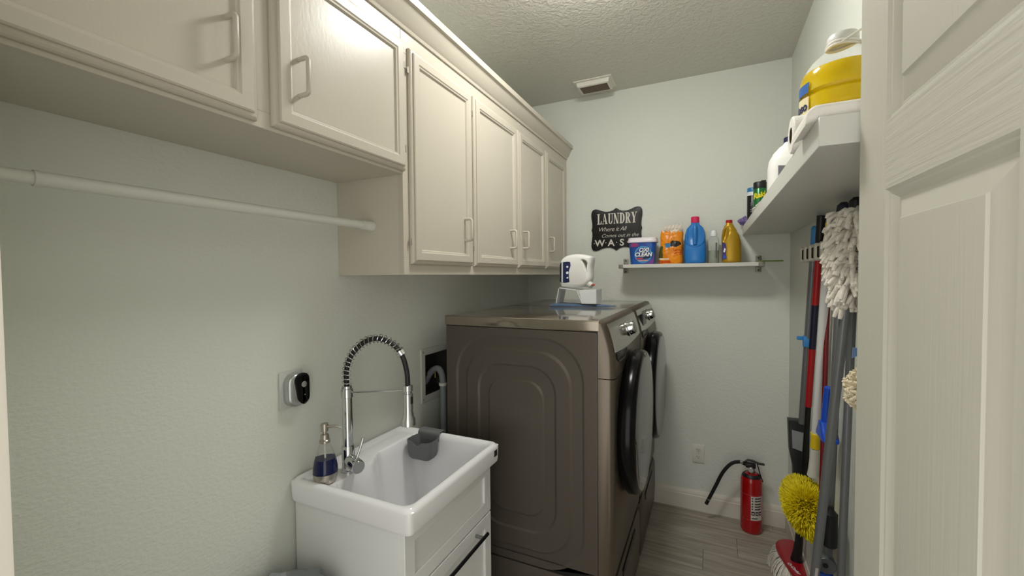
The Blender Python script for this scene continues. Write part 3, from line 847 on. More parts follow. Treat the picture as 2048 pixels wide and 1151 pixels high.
# ================================================================== SMALL SHELF
SHZ, SHF = 1.570, D-.20
t = thing('wall_shelf', 'small white shelf on the back wall holding the laundry products', 'shelf', (1.10, D, 1.548))
part('board', B().box(.732, 1.474, SHF, D-.002, 1.548, SHZ, .0012, 1), white_p, t)
br = mat('bracket_zinc', '8c897f', .45, .6)
for x0, x1, ya in ((.700, .732, 0), (1.474, 1.506, 0)):
    b = B(); b.box(x0, x1, D-.005, D-.0005, 1.516, 1.612, .002); 
    b.box(x0-.0, x1, SHF+.02, D-.005, 1.546, 1.5715, .002)
    pb = part('bracket', b, br, t)
    for zz in (1.527, 1.600):
        part('screw', B().lathe([(.0045, 0), (.0045, .002), (.002, .003)], ((x0+x1)/2, D-.0048, zz), (0, -1, 0), 10), black_p, pb)
t = thing('green_plastic_strip', 'green plastic strip lying across the shelf end towards the corner', 'strip', (1.54, 2.80, 1.58))
b = B(); b.box(1.478, 1.600, 2.78, 2.795, 1.5725, 1.580, .003); part('strip', b, mat('olive_green_plastic', '6e8a2e', .4), t)

# tub of stain remover
SYC = D-.115
t = thing('powder_tub', 'white lidded tub with a blue and purple printed label on the shelf', 'tub', (.842, SYC, SHZ))
def rrr(cx, cy, hx_, hy_, r, z, n=6): return [(p[0], p[1], z) for p in rr(cx-hx_, cx+hx_, cy-hy_, cy+hy_, r, n)]
b = B(); b.loft([rrr(.842, SYC, .070, .052, .022, SHZ+.0005), rrr(.842, SYC, .072, .054, .024, SHZ+.004), rrr(.842, SYC, .082, .062, .026, SHZ+.140)])
tb_ = part('tub', b, mat('tub_blue', '2a6cbc', .3, var=.3, vscale=10, col2='21479a'), t)
b = B(); b.loft([rrr(.842, SYC, .083, .063, .027, SHZ+.136), rrr(.842, SYC, .088, .067, .028, SHZ+.138), rrr(.842, SYC, .088, .067, .028, SHZ+.152), rrr(.842, SYC, .085, .065, .027, SHZ+.156), rrr(.842, SYC, .085, .065, .027, SHZ+.164), rrr(.842, SYC, .082, .062, .025, SHZ+.167)])
part('lid', b, mat('lid_white', 'e9e2e8', .35), t)
def tubf(u, v, d):   # front face of the tub
    return (.842+u, SYC-.0545-.008*(v/.14)-d, SHZ+v)
b = B(); poly(b, [(.008+.052*math.cos(a*PI/18), .062+.052*math.sin(a*PI/18)) for a in range(36)], tubf, .0006); part('label_disc', b, mat('tub_light_blue', '4f9bd0', .35), tb_, smooth=False)
b = B(); poly(b, [(.008+.044*math.cos(a*PI/18), .062+.044*math.sin(a*PI/18)) for a in range(36)], tubf, .0010); part('label_disc_inner', b, mat('tub_mid_blue', '27509c', .35), tb_, smooth=False)
b = B(); poly(b, [(.01, .004), (.040, .012), (.064, .034), (.074, .072), (.072, .03), (.068, .004)], tubf, .0004); part('label_swoosh', b, mat('tub_purple', '7a3590', .35), tb_, smooth=False)
b = B(); poly(b, [(-.066, .108), (-.066, .132), (-.022, .132), (-.022, .112)], tubf, .0008); part('label_flag', b, mat('tub_magenta', '93306f', .35), tb_, smooth=False)
b = B(); poly(b, [(-.032, .030), (-.030, .040), (.052, .048), (.052, .040)], tubf, .0014); part('label_band', b, black_p, tb_, smooth=False)
b = B(); poly(b, [(-.034, .028), (-.032, .040), (.006, .044), (.006, .032)], tubf, .0018); part('label_band_red', b, mat('tub_pink', 'a84664', .35), tb_, smooth=False)
b = B(); poly(b, [(-.022, .020), (-.02, .026), (.04, .029), (.034, .022)], tubf, .0014); part('label_foot', b, mat('tub_peach', 'd79a8e', .35), tb_, smooth=False)
for txt, sz_, cx_, v_ in (('OXI', .034, .012, .078), ('CLEAN', .034, .009, .050)):
    for mm, ox, oy, dd in ((black_p, .0018, -.0018, .0014), (mat('label_white', 'eef0f2', .4), 0, 0, .0026)):
        tb2 = text_bm(txt, sz_, .0004, .18, 'CENTER', .95, .0012 if mm is not black_p else .002)
        remap(tb2, lambda u, v, d: tubf(cx_+u+ox, v_+v+oy, dd+d)); part('lettering', tb2, mm, tb_, smooth=False)

# orange bag
t = thing('detergent_bag', 'crumpled orange bag standing beside the white lidded tub on the shelf', 'bag', (1.01, SYC, SHZ))
b = B(); rings = []
prof = [(0, .066, .045), (.01, .069, .048), (.05, .068, .05), (.10, .064, .048), (.15, .063, .042), (.19, .064, .032), (.215, .060, .020), (.228, .052, .008)]
def bagsec(z):
    for p0, p1 in zip(prof, prof[1:]):
        if p0[0] <= z <= p1[0]+1e-9:
            g = (z-p0[0])/(p1[0]-p0[0]); return p0[1]+(p1[1]-p0[1])*g, p0[2]+(p1[2]-p0[2])*g
def dense(pts, d):
    out = []
    for i in range(len(pts)):
        a_, c_ = Vector(pts[i]), Vector(pts[(i+1) % len(pts)]); m_ = max(1, int((c_-a_).length/d))
        out += [a_.lerp(c_, k/m_) for k in range(m_)]
    return out
base_ring = dense(rr(-1, 1, -1, 1, .75, 8), .06)
for q in range(47):
    z_ = .228*q/46; hx_, hy_ = bagsec(z_); k_ = z_/.23; rg = []
    for p in base_ring:
        u, v = p[0]*hx_, p[1]*hy_
        n_ = noise.noise(Vector((u*28, v*28, z_*22)))+.55*noise.noise(Vector((u*70+3, v*70, z_*60)))
        rg.append((1.008+u+.005*n_+.008*k_, SYC+v+.006*n_*(1 if z_ > .005 else 0), SHZ+.0006+max(0, z_+(.008*n_+.012*math.sin(u*60))*k_**2)))
    rings.append(rg)
b.loft(rings)
bag = part('bag', b, mat('orange_bag_film', 'ef9414', .34, var=.5, vscale=16, col2='e08410'), t, ang=70)
# the printed picture on the film
prints = [mat('bag_print_black', '1c1511', .34), mat('bag_print_blue', '3f7fae', .34), mat('bag_print_cream', 'ead9bd', .34), mat('bag_print_red', 'c2481c', .34), mat('bag_print_green', '5a5a1e', .34), mat('bag_film_pale', 'd9cfc4', .3)]
for m_ in prints: bag.data.materials.append(m_)
for f in bag.data.polygons:
    u = f.center.x-(-.002); z_ = f.center.z; w_ = noise.noise(Vector((u*60, z_*60, 5)))*.006
    idx = 0
    if z_ > .196+w_*2.4+.10*max(0, .02-u): idx = 6
    elif f.normal.y < -.2:
        if ((u-.030)/.030)**2+((z_-.122-w_)/.020)**2 < 1: idx = 1
        elif ((u+.012)/.020)**2+((z_-.112-w_)/.013)**2 < 1: idx = 2
        elif u < -.006 and .026 < z_ < .036: idx = 3
        elif u < .002 and (.006 < z_ < .013 or .016 < z_ < .022): idx = 4
        elif u > .02 and .055 < z_+w_ < .092 and int(z_*260+u*40) % 2: idx = 4
        elif u < -.044+w_ and .03 < z_ < .11: idx = 5
    f.material_index = idx
b = B()
for q in range(5):
    a = [(1.008+(-.03+.02*q)+.004*k, SYC-.012+.006*noise.noise(Vector((q, k, 3))), SHZ+.205+.012*k+.01*noise.noise(Vector((q, k, 8)))) for k in range(4)]
    b.tube(a, [.016, .018, .012, .003], 6)
part('open_top', b, mat('bag_inner_film', 'd8cfc2', .35), bag, ang=25)

# blue bottle with a pink cap
def oval(cx, cy, hx_, hy_, z, n=28, p=2.6): 
    r_ = []
    for i in range(n):
        a = 2*PI*i/n; c, s_ = math.cos(a), math.sin(a)
        r_.append((cx+hx_*math.copysign(abs(c)**(2/p), c), cy+hy_*math.copysign(abs(s_)**(2/p), s_), z))
    return r_
t = thing('softener_bottle', 'bright blue bottle with a pink cap in the middle of the shelf', 'bottle', (1.144, SYC, SHZ))
bm_ = mat('bottle_blue', '2a7ac6', .28)
b = B(); cx = 1.146
b.loft([oval(cx, SYC, hx_, hy_, SHZ+z_) for z_, hx_, hy_ in ((.0005, .054, .040), (.006, .059, .044), (.03, .061, .045), (.08, .062, .046), (.115, .060, .040), (.14, .0585, .030), (.17, .057, .026), (.195, .052, .025), (.215, .044, .024), (.228, .032, .022), (.238, .024, .021), (.246, .023, .021))])
bt = part('bottle', b, bm_, t, ang=60)
b = B(); b.tube(spline([(cx, SYC-.018, SHZ+.236), (cx, SYC-.036, SHZ+.222), (cx, SYC-.043, SHZ+.19), (cx, SYC-.045, SHZ+.15), (cx, SYC-.041, SHZ+.115)], 5), [.010]*5+[.0115]*8+[.012]*8, 12)
part('grip', b, bm_, bt)
b = B(); b.tube(spline([(cx-.040, SYC-.012, SHZ+.21), (cx-.046, SYC-.019, SHZ+.17), (cx-.044, SYC-.026, SHZ+.135), (cx-.028, SYC-.036, SHZ+.110), (cx, SYC-.040, SHZ+.102), (cx+.028, SYC-.036, SHZ+.110), (cx+.044, SYC-.026, SHZ+.135), (cx+.046, SYC-.019, SHZ+.17), (cx+.040, SYC-.012, SHZ+.21)], 5), .0065, 8)
part('grip_edge', b, bm_, bt)
part('cap', B().lathe([(.0235, 0), (.024, .003), (.0235, .034), (.021, .037)], (cx, SYC, SHZ+.245), n=28), mat('cap_pink', 'd8285e', .35), t)

# clear spray bottle
t = thing('clear_bottle', 'clear cylindrical bottle with a pale cap between blue and gold bottles', 'bottle', (1.246, SYC, SHZ))
cx = 1.247
part('bottle', B().lathe([(.027, .0005), (.0295, .004), (.0295, .135), (.026, .148), (.017, .156), (.016, .162)], (cx, SYC, SHZ), n=32), mat('clear_pet', 'f2f5f4', .05, trans=1.0, ior=1.12, spec=.8), t)
part('contents', B().lathe([(.0265, .003), (.0275, .006), (.0275, .075)], (cx, SYC, SHZ), n=28), mat('pale_contents', 'c3c8b8', .3, trans=.3), t)
part('cap', B().lathe([(.0185, 0), (.0185, .012), (.016, .02), (.0145, .03), (.012, .034)], (cx, SYC, SHZ+.160), n=24), mat('pale_cap', 'e6ebee', .3), t)
b = B(); b.loft([[(cx+.0299*math.sin(a), SYC-.0299*math.cos(a), SHZ+z_) for a in [(.35+.05*k) for k in range(8)]] for z_ in (.03, .12)], False, False, False)
part('label', b, mat('grey_label', '6f7478', .5), t)
t = thing('clear_beaker', 'narrow clear cup standing behind the blue bottle on the shelf', 'cup', (1.205, SYC+.045, SHZ))
part('cup', B().lathe([(.018, .0006), (.02, .003), (.023, .11), (.0215, .11), (.0185, .004), (0, .004)], (1.208, SYC+.045, SHZ), n=24), mat('clear_pet', ''), t)

# gold bottle with a side grip
t = thing('cleaner_bottle', 'gold bottle with a red cap at the right end of the shelf', 'bottle', (1.34, SYC, SHZ))
def jug_body(secs, cy, z0, dent, n=44, m=46, p=2.7):
    """secs: (z, xl, xr, half depth); dent: (x, z, rx, rz, depth, slope)"""
    bb = B(); rings = []; zs = [q[0] for q in secs]; top_ = zs[-1]
    for k in range(m+1):
        f = k/m; z = top_*f
        for q0, q1 in zip(secs, secs[1:]):
            if q0[0] <= z <= q1[0]+1e-9:
                g = (z-q0[0])/(q1[0]-q0[0]); g = g*g*(3-2*g)*.5+g*.5; xl, xr, hy = [q0[i]+(q1[i]-q0[i])*g for i in (1, 2, 3)]
        rg = []
        for (x, y, zz) in oval((xl+xr)/2, cy, (xr-xl)/2, hy, z0+z, n, p):
            dx = (x-dent[0]-dent[5]*(z-dent[1]))/dent[2]; dz_ = (z-dent[1])/dent[3]; dd = dx*dx+dz_*dz_
            if dd < 1:
                w_ = (1-dd)**1.2*dent[4]; y = y+w_ if y < cy else y-w_
            rg.append((x, y, zz))
        rings.append(rg)
    return bb.loft(rings)
gsec = [(.0, 1.300, 1.384, .024), (.004, 1.293, 1.391, .031), (.03, 1.290, 1.393, .034), (.08, 1.290, 1.393, .034), (.12, 1.289, 1.391, .033), (.155, 1.289, 1.382, .031), (.19, 1.294, 1.367, .027), (.215, 1.304, 1.354, .022), (.228, 1.312, 1.346, .018), (.234, 1.313, 1.345, .0165)]
bt = part('bottle', jug_body(gsec, SYC, SHZ+.0006, (1.311, .165, .013, .05, .018, .18)), mat('bottle_gold', 'b48f22', .3, .35), t, ang=60)
part('cap', B().lathe([(.0175, 0), (.018, .003), (.0175, .018), (.0155, .02)], (1.329, SYC, SHZ+.231), n=26), mat('cap_red', 'b01a1e', .35), t)
b = B(); poly(b, [(1.2925, SHZ+.02), (1.2925, SHZ+.12), (1.309, SHZ+.115), (1.315, SHZ+.085), (1.311, SHZ+.05), (1.317, SHZ+.025)], lambda u, v, d: (u, SYC-.0331-d+(.012*((1.31-u)/.02)**2 if u < 1.30 else 0), v), .0006)
lp = part('label', b, mat('label_violet', '4a3f78', .35), bt, smooth=False)
b = B(); poly(b, [(1.298, SHZ+.065), (1.304, SHZ+.088), (1.311, SHZ+.080), (1.306, SHZ+.06)], lambda u, v, d: (u, SYC-.0342-d, v), .0006); part('label_mark', b, mat('label_white', ''), lp, smooth=False)
b = B(); poly(b, [(1.298, SHZ+.025), (1.298, SHZ+.045), (1.311, SHZ+.042), (1.314, SHZ+.027)], lambda u, v, d: (u, SYC-.0342-d, v), .0006); part('label_mark', b, blue_pl, lp, smooth=False)

# ================================================================== BIG SHELF ON THE RIGHT WALL
t = thing('wall_shelf', 'thick white floating shelf along the right wall above the mops', 'shelf', (W, 1.93, 1.737))
part('board', B().box(1.4055, W-.0005, .946, D-.001, 1.737, 1.79, .0012, 1), white_p, t)
ST = 1.7905
# folded towel at the near end
b = B(); rings = []
for q, (x_, hh) in enumerate(((1.388, .014), (1.391, .022), (1.397, .026), (1.404, .027), (1.412, .028), (1.45, .028), (1.52, .029), (1.60, .028), (1.640, .027), (1.646, .020))):
    rg = []
    for i, (u, v) in enumerate(rr(.962, 1.105, 0, hh*1.05, min(.012, hh*.4), 5)):
        n_ = noise.noise(Vector((u*25, x_*25, v*60)))
        rg.append((x_, u+.002*n_, ST+.0008+max(0, v+.0025*n_*(v/hh))-max(0, 1.404-x_)*.45))
    rings.append(rg)
b.loft(rings)
o = part('folded_towel', b, paper, loc=(1.51, 1.06, ST), ang=50); tag(o, 'folded white towel at the near end of the high shelf', 'towel')
# paper towel roll
y_, r_, x0, x1 = 1.208, .043, 1.400, 1.630
t = thing('paper_towel_roll', 'white paper roll with a dark core, lying in front of the yellow jug', 'paper roll', (1.51, y_, ST))
z_ = ST+r_+.0005
part('roll', B().lathe([(.019, .0), (r_-.003, 0), (r_, .003), (r_, x1-x0-.003), (r_-.003, x1-x0), (.019, x1-x0)], (x0, y_, z_), (1, 0, 0), 40, cap=False), paper, t)
b = B(); b.lathe([(.019, .0005), (.0175, .0), (.0175, x1-x0), (.019, x1-x0-.0005)], (x0, y_, z_), (1, 0, 0), 28, cap=False); part('core', b, mat('cardboard_dark', '4c3b2c', .8), t)
# yellow jug
JX, JY = 1.530, 1.345
t = thing('cleaner_jug', 'large clear jug of yellow cleaner with a white cap on the high shelf', 'jug', (JX, JY, ST))
jp = [(.080, .0005), (.088, .006), (.090, .03), (.0835, .036), (.090, .044), (.090, .074), (.0835, .080), (.090, .088), (.090, .118), (.0835, .124), (.090, .132), (.090, .162), (.0835, .168), (.090, .176), (.090, .205), (.086, .222), (.072, .248), (.052, .268), (.034, .280), (.030, .284), (.030, .291)]
part('jug', B().lathe(jp, (JX, JY, ST), n=48, cap=False), mat('clear_jug', 'ffffff', .05, trans=1.0, ior=1.06, spec=.7), t)
lp = cut(jp, .004, .228, -.0025)
part('liquid', B().lathe(lp, (JX, JY, ST), n=48), yel_liq, t)
part('cap', B().lathe([(.031, 0), (.033, .003), (.033, .022), (.030, .026)], (JX, JY, ST+.291), n=32), white_p, t)
def cyl(cx, cy, r, a0, fn=None):
    return lambda u, v, d: (cx+(r+d)*math.sin(a0+u/r), cy-(r+d)*math.cos(a0+u/r), v)
f_ = cyl(JX, JY, .0910, math.radians(-78))
b = B(); nn = 14
b.loft([[f_(-.06+.088*k/nn, ST+.06, 0) for k in range(nn+1)], [f_(-.06+.088*k/nn, ST+.135, 0) for k in range(nn+1)], [f_(-.06+.088*k/nn, ST+.168-.006*(k/nn), 0) for k in range(nn+1)]], False, False, False)
lb = part('label', b, mat('jug_label_cream', 'e9dcb0', .4), t)
b = B(); b.loft([[f_(-.05+.076*k/nn, ST+.172, .0006) for k in range(nn+1)], [f_(-.05+.080*k/nn, ST+.197, .0006) for k in range(nn+1)]], False, False, False)
part('label_cap', b, mat('jug_label_blue', '2f62a8', .4), lb)
tb = text_bm('Fabuloso', .032, .0003, 0, 'RIGHT', 1.0, .0008)
remap(tb, lambda u, v, d: f_(.024+u*.95, ST+.130+v, .0012+d)); part('lettering', tb, mat('jug_text_navy', '232a5c', .4), lb, smooth=False)
# string tied round the neck and away to the wall
t = thing('white_string', 'white cord looped round the neck of the yellow jug', 'cord', (JX, JY, ST+.285))
b = B()
for dz in (0, .007):
    b.tube([(JX+.034*math.cos(a*PI/14), JY+.034*math.sin(a*PI/14), ST+.284+dz+.003*math.sin(a*PI/7)) for a in range(28)], .0036, 8, closed=True)
b.tube(spline([(JX-.01, JY-.034, ST+.287), (JX+.03, JY-.045, ST+.305), (JX+.075, JY-.04, ST+.325), (1.648, JY-.02, ST+.335)], 6), .0028, 8)
b.tube(spline([(JX+.03, JY-.02, ST+.284), (JX+.06, JY-.03, ST+.288), (1.648, JY-.03, ST+.296)], 6), .0028, 8)
part('cord', b, mat('cord_white', 'e2dfd8', .6), t)
# white bottle with navy cap
BX, BY_ = 1.500, 1.90
t = thing('plastic_bottle', 'white bottle with a navy cap in the middle of the high shelf', 'bottle', (BX, BY_, ST))
bsec = [(0, BX-.066, BX+.066, .040), (.004, BX-.072, BX+.072, .047), (.02, BX-.074, BX+.074, .05), (.11, BX-.074, BX+.074, .05), (.14, BX-.070, BX+.072, .048), (.165, BX-.058, BX+.06, .042), (.186, BX-.041, BX+.045, .034), (.199, BX-.025, BX+.026, .024), (.207, BX-.02, BX+.02, .02)]
bt = part('bottle', jug_body(bsec, BY_, ST+.0006, (BX+.038, .13, .014, .05, .02, -.1)), mat('white_bottle_plastic', ''), t, ang=60)
part('cap', B().lathe([(.0225, 0), (.0225, .018), (.0205, .020)], (BX, BY_, ST+.206), n=26), mat('cap_navy', '1a1f45', .35), t)
b = B(); poly(b, [(BX-.045, ST+.035), (BX-.045, ST+.115), (BX+.04, ST+.105), (BX+.04, ST+.035)], lambda u, v, d: (u, BY_-.0502-d, v)); lp = part('label', b, mat('label_grey', '6f7079', .4), bt, smooth=False)
b = B(); poly(b, [(BX-.05, ST+.022), (BX-.05, ST+.036), (BX+.04, ST+.036), (BX+.04, ST+.022)], lambda u, v, d: (u, BY_-.0508-d, v)); part('label_band', b, mat('cap_red', ''), lp, smooth=False)
# cans
t = thing('spray_can', 'black spray can with a blue cap at the far end of the high shelf', 'can', (1.440, 2.66, ST))
cx, cy = 1.441, 2.66
part('can', B().lathe([(.028, .0005), (.031, .003), (.031, .145), (.028, .150)], (cx, cy, ST), n=32), mat('can_black', '17181b', .25, .3), t)
part('white_band', B().lathe([(.0316, .138), (.0316, .158), (.028, .158)], (cx, cy, ST), n=32, cap=False), mat('can_white', 'dfe3e6', .35), t)
part('cap', B().lathe([(.0305, 0), (.0305, .02), (.0285, .023)], (cx, cy, ST+.158), n=32), mat('can_cap_blue', '2777ae', .35), t)
for q, zz in enumerate((.095, .085, .06, .05)):
    f_ = cyl(cx, cy, .0314, 0); b = B(); b.loft([[f_(-.018+.004*k, ST+zz+h, 0) for k in range(8)] for h in (0, .0035)], False, False, False); part('print_line', b, mat('print_grey', '77797d', .5), t)
t = thing('insect_spray_can', 'green spray can with a black cap and yellow lettering on the high shelf', 'can', (1.45, 2.48, ST))
cx, cy = 1.455, 2.48
part('can', B().lathe([(.027, .0005), (.030, .003), (.030, .140), (.027, .146)], (cx, cy, ST), n=32), mat('can_green', '1f6a35', .25, .2), t)
cpn = part('cap', B().lathe([(.0295, 0), (.0295, .030), (.027, .034)], (cx, cy, ST+.142), n=32), black_p, t)
part('nozzle', B().box(cx+.004, cx+.026, cy-.012, cy+.012, ST+.172, ST+.184, .003), black_p, cpn)
f_ = cyl(cx, cy, .0304, math.radians(-8))
tb = text_bm('Raid', .034, .0003, .1, 'CENTER', .95, .0012); remap(tb, lambda u, v, d: f_(u-.002, ST+.096+v*1.1+u*.2, .0002+d)); part('lettering', tb, mat('text_yellow', 'e8d41e', .4), t, smooth=False)
b = B(); b.loft([[f_(-.022+.005*k, ST+.03+h+.02*(k/9), 0) for k in range(10)] for h in (0, .018)], False, False, False); part('print_patch', b, mat('can_white', ''), t)

def crumple(cx, cy, z0, rx_, ry, h, seed, n=22, m=10, amp=.35):
    bb = B(); rings = []
    for q in range(m+1):
        f = q/m; rr_ = math.sin(PI*(.12+.86*f)**1.0)
        rg = []
        for i in range(n):
            a = 2*PI*i/n; nn_ = noise.noise(Vector((math.cos(a)*1.8+seed, math.sin(a)*1.8, f*3.1)))+.5*noise.noise(Vector((math.cos(a)*4+seed, math.sin(a)*4, f*7)))
            k_ = max(.05, rr_*(1+amp*nn_))
            rg.append((cx+rx_*k_*math.cos(a), cy+ry*k_*math.sin(a), max(z0+.0006, z0+h*f*(1+.25*nn_*f))))
        rings.append(rg)
    bb.loft(rings); return bb
o = part('purple_cloth', crumple(1.412, 2.855, ST, .030, .032, .052, 3.0, 28, 12, .6), mat('purple_rubber', '7a68a6', .5), loc=(1.412, 2.855, ST), ang=25); tag(o, 'crumpled purple rubber glove at the far end of the high shelf', 'glove')
o = part('white_rag', crumple(1.437, 2.20, ST, .03, .20, .030, 8.0, 40), paper, loc=(1.437, 2.20, ST), ang=25); tag(o, 'crumpled white rag along the front of the high shelf', 'rag')

# ================================================================== OUTLET ON THE BACK WALL
t = thing('wall_outlet', 'white double wall outlet low on the back wall', 'outlet', (1.166, D, .365))
part('cover_plate', B().box(1.131, 1.201, D-.006, D-.0005, .308, .422, .002), mat('outlet_plate', 'd8d6cd', .35), t)
for zz in (.343, .387):
    b = B(); b.loft([[(1.166+p[0], y_, zz+p[1]) for p in rr(-.017, .017, -.014, .014, .012, 5)] for y_ in (D-.0058, D-.0075)]); so = part('socket', b, white_p, t)
    for dx, hh in ((-.006, .008), (.006, .007)): part('slot', B().box(1.166+dx-.001, 1.166+dx+.001, D-.0079, D-.0074, zz+.001, zz+.001+hh), black_p, so, smooth=False)
    part('slot', B().lathe([(.0024, 0), (.0024, .0006)], (1.166, D-.0073, zz-.006), (0, -1, 0), 10), black_p, so)
part('screw', B().lathe([(.003, 0), (.003, .001)], (1.166, D-.0058, .365), (0, -1, 0), 10), steel, t)

# ================================================================== FIRE EXTINGUISHER
EX, EY = 1.453, 2.806
t = thing('fire_extinguisher', 'red fire extinguisher with a black hose on the floor by the corner', 'extinguisher', (EX, EY, 0))
part('cylinder', B().lathe([(.050, 0.0005), (.054, .004), (.056, .012), (.0565, .020), (.0565, .295), (.053, .315), (.044, .330), (.030, .340), (.018, .343)], (EX, EY, 0), n=44), ext_red, t)
part('shoulder_band', B().lathe([(.0505, .322), (.0475, .329), (.040, .336), (.036, .339)], (EX, EY, 0), n=44, cap=False), black_p, t)
part('neck', B().lathe([(.019, .340), (.019, .356), (.016, .358), (.016, .38)], (EX, EY, 0), n=24), mat('brass_neck', '9b8f86', .3, .9), t)
part('gauge', B().lathe([(.014, 0), (.014, .008), (.012, .010)], (EX-.004, EY-.018, .364), (-.25, -1, 0), 20), mat('gauge_face', 'c4c2bd', .3, .5), t)
vh = part('valve_head', B().box(EX-.030, EX+.022, EY-.015, EY+.015, .370, .398, .006), black_p, t)
part('lever', B().loft([[(x, EY-.013, z), (x, EY+.013, z), (x, EY+.011, z+.005), (x, EY-.011, z+.005)] for x, z in ((EX-.034, .396), (EX-.02, .410), (EX+.01, .408), (EX+.04, .398), (EX+.066, .398))]), black_p, vh)
part('carry_handle', B().loft([[(x, EY-.011, z), (x, EY+.011, z), (x+.006, EY+.009, z), (x+.006, EY-.009, z)] for x, z in ((EX+.026, .398), (EX+.034, .37), (EX+.042, .335), (EX+.054, .300))]), black_p, vh)
hpth = spline([(EX-.028, EY-.004, .388), (EX-.06, EY-.006, .396), (EX-.105, EY-.008, .378), (EX-.150, EY-.01, .318), (EX-.190, EY-.012, .225), (EX-.222, EY-.013, .150), (EX-.240, EY-.014, .108)], 8)
hs = part('hose', B().tube(hpth, .0098, 14), black_r, t)
part('hose_ferrule', B().tube([hpth[5], hpth[8]], .0115, 14), chrome, hs)
part('hose_ferrule', B().tube([hpth[-8], hpth[-7]], .0108, 14), steel, hs)
part('hose_nut', B().tube([hpth[1], hpth[4]], .0125, 12), black_p, hs)
f_ = cyl(EX, EY, .0568, math.radians(18))
def wrap(u0_, u1, z0, z1, d, n=10):
    bb = B(); bb.loft([[f_(u0_+(u1-u0_)*k/n, z, d) for k in range(n+1)] for z in (z0, z1)], False, False, False); return bb
lb = part('label', wrap(-.024, .042, .086, .225, .0), mat('extinguisher_label', 'd8d0c8', .45), t)
for zz in (.21, .195, .178, .163, .148):
    part('print_line', wrap(-.004, .034, zz, zz+.007, .0006), mat('print_dark', '3a3535', .5), lb)
    part('print_line', wrap(-.020, -.012, zz, zz+.007, .0006), mat('print_dark', ''), lb)
for u in (-.021, .0, .020):
    part('pictogram', wrap(u, u+.017, .116, .138, .0006), black_p, lb)
    b = B(); b.loft([[f_(u+.004+.009*k/4, z, .0012) for k in range(5)] for z in (.122, .131)], False, False, False); part('pictogram_mark', b, mat('extinguisher_label', ''), lb)
part('print_line', wrap(-.02, .012, .095, .101, .0006), mat('print_dark', ''), lb)
for zz in (.083, .228):
    part('print_ring', B().lathe([(.0567, zz), (.0569, zz+.001), (.0567, zz+.002)], (EX, EY, 0), n=44, cap=False), mat('ring_pale_red', 'c4565a', .4), t)

# ================================================================== BROOM RACK AND TOOLS ON THE RIGHT WALL
RKX, RZ0, RZ1 = 1.648, 1.556, 1.622
t = thing('broom_rack', 'pale wall rack with dark rubber grips holding the mop handles', 'rack', (W, 1.85, 1.556))
RY0, RY1 = 1.44, 2.330
part('rail', B().box(1.640, RKX, RY0, RY1, RZ0, RZ1, .003), mat('rack_plastic', 'cfcabd', .45), t)
cellw = .098; n_cells = 9
for k in range(n_cells):
    y_ = RY1-.02-k*cellw
    b = B(); b.puffy([(p[0], p[1]) for p in rr(y_-.024, y_+.012, RZ0-.002, RZ1+.002, .014, 5)], [], .040, .006, lambda u, v, d: (1.618+d, u, v))
    part('housing', b, mat('rack_plastic', ''), t)
    if k < n_cells-1:
        part('grip', B().lathe([(.008, 0), (.010, .004), (.010, .040), (.008, .044)], (1.612, y_-.030, RZ0+.010), (0, 0, 1), 18), black_r, t)

def stick(par, name, a, c, r, m, n=16):
    return part(name, B().tube([a, c], r, n), m, par)
def lerp(a, c, f): return Vector(a).lerp(Vector(c), f)

# 1 grey handle with blue tip, carrying the dustpan
a, c = Vector((1.624, 2.130, 1.70)), Vector((1.618, 2.335, .808))
t = thing('lobby_dustpan', 'grey-handled dark dustpan with a blue handle tip hanging on the rack', 'dustpan', (1.59, 2.16, .45))
stick(t, 'pole', lerp(a, c, .10), c, .0142, grey_pole)
part('tip', B().tube([a, lerp(a, c, .01), lerp(a, c, .12)], [.010, .0145, .0145], 18), lblue_pl, t)
q = lerp(a, c, .555)
part('clip', B().box(q.x-.017, q.x+.017, q.y-.017, q.y+.012, q.z-.026, q.z+.024, .004), lblue_pl, t)
part('clip_hook', B().box(q.x-.040, q.x-.014, q.y-.010, q.y+.008, q.z+.004, q.z+.020, .003), lblue_pl, t)
b = B()
pan = [(-.055, .845), (-.047, .70), (-.028, .62), (-.020, .44), (.045, .44), (.05, .62), (.05, .845)]
b.puffy([(u, v) for u, v in pan], [], .05, .006, lambda u, v, d: (1.610+u*.80, 2.365+d, v-.03))
pn = part('pan', b, mat('dustpan_dark', '26282a', .4), t, ang=30)
b = B(); poly(b, [(-.038, .80), (-.034, .715), (.030, .70), (.044, .735), (.030, .79)], lambda u, v, d: (1.610+u*.80, 2.3395-d, v-.03), .003); part('pan_face', b, mat('dustpan_grey', '8d9093', .4), pn, smooth=False)
part('pan_hole', B().lathe([(.014, 0), (.014, .002)], (1.612, 2.3397, .50), (0, -1, 0), 18), mat('dustpan_mid', '565a5c', .45), pn)

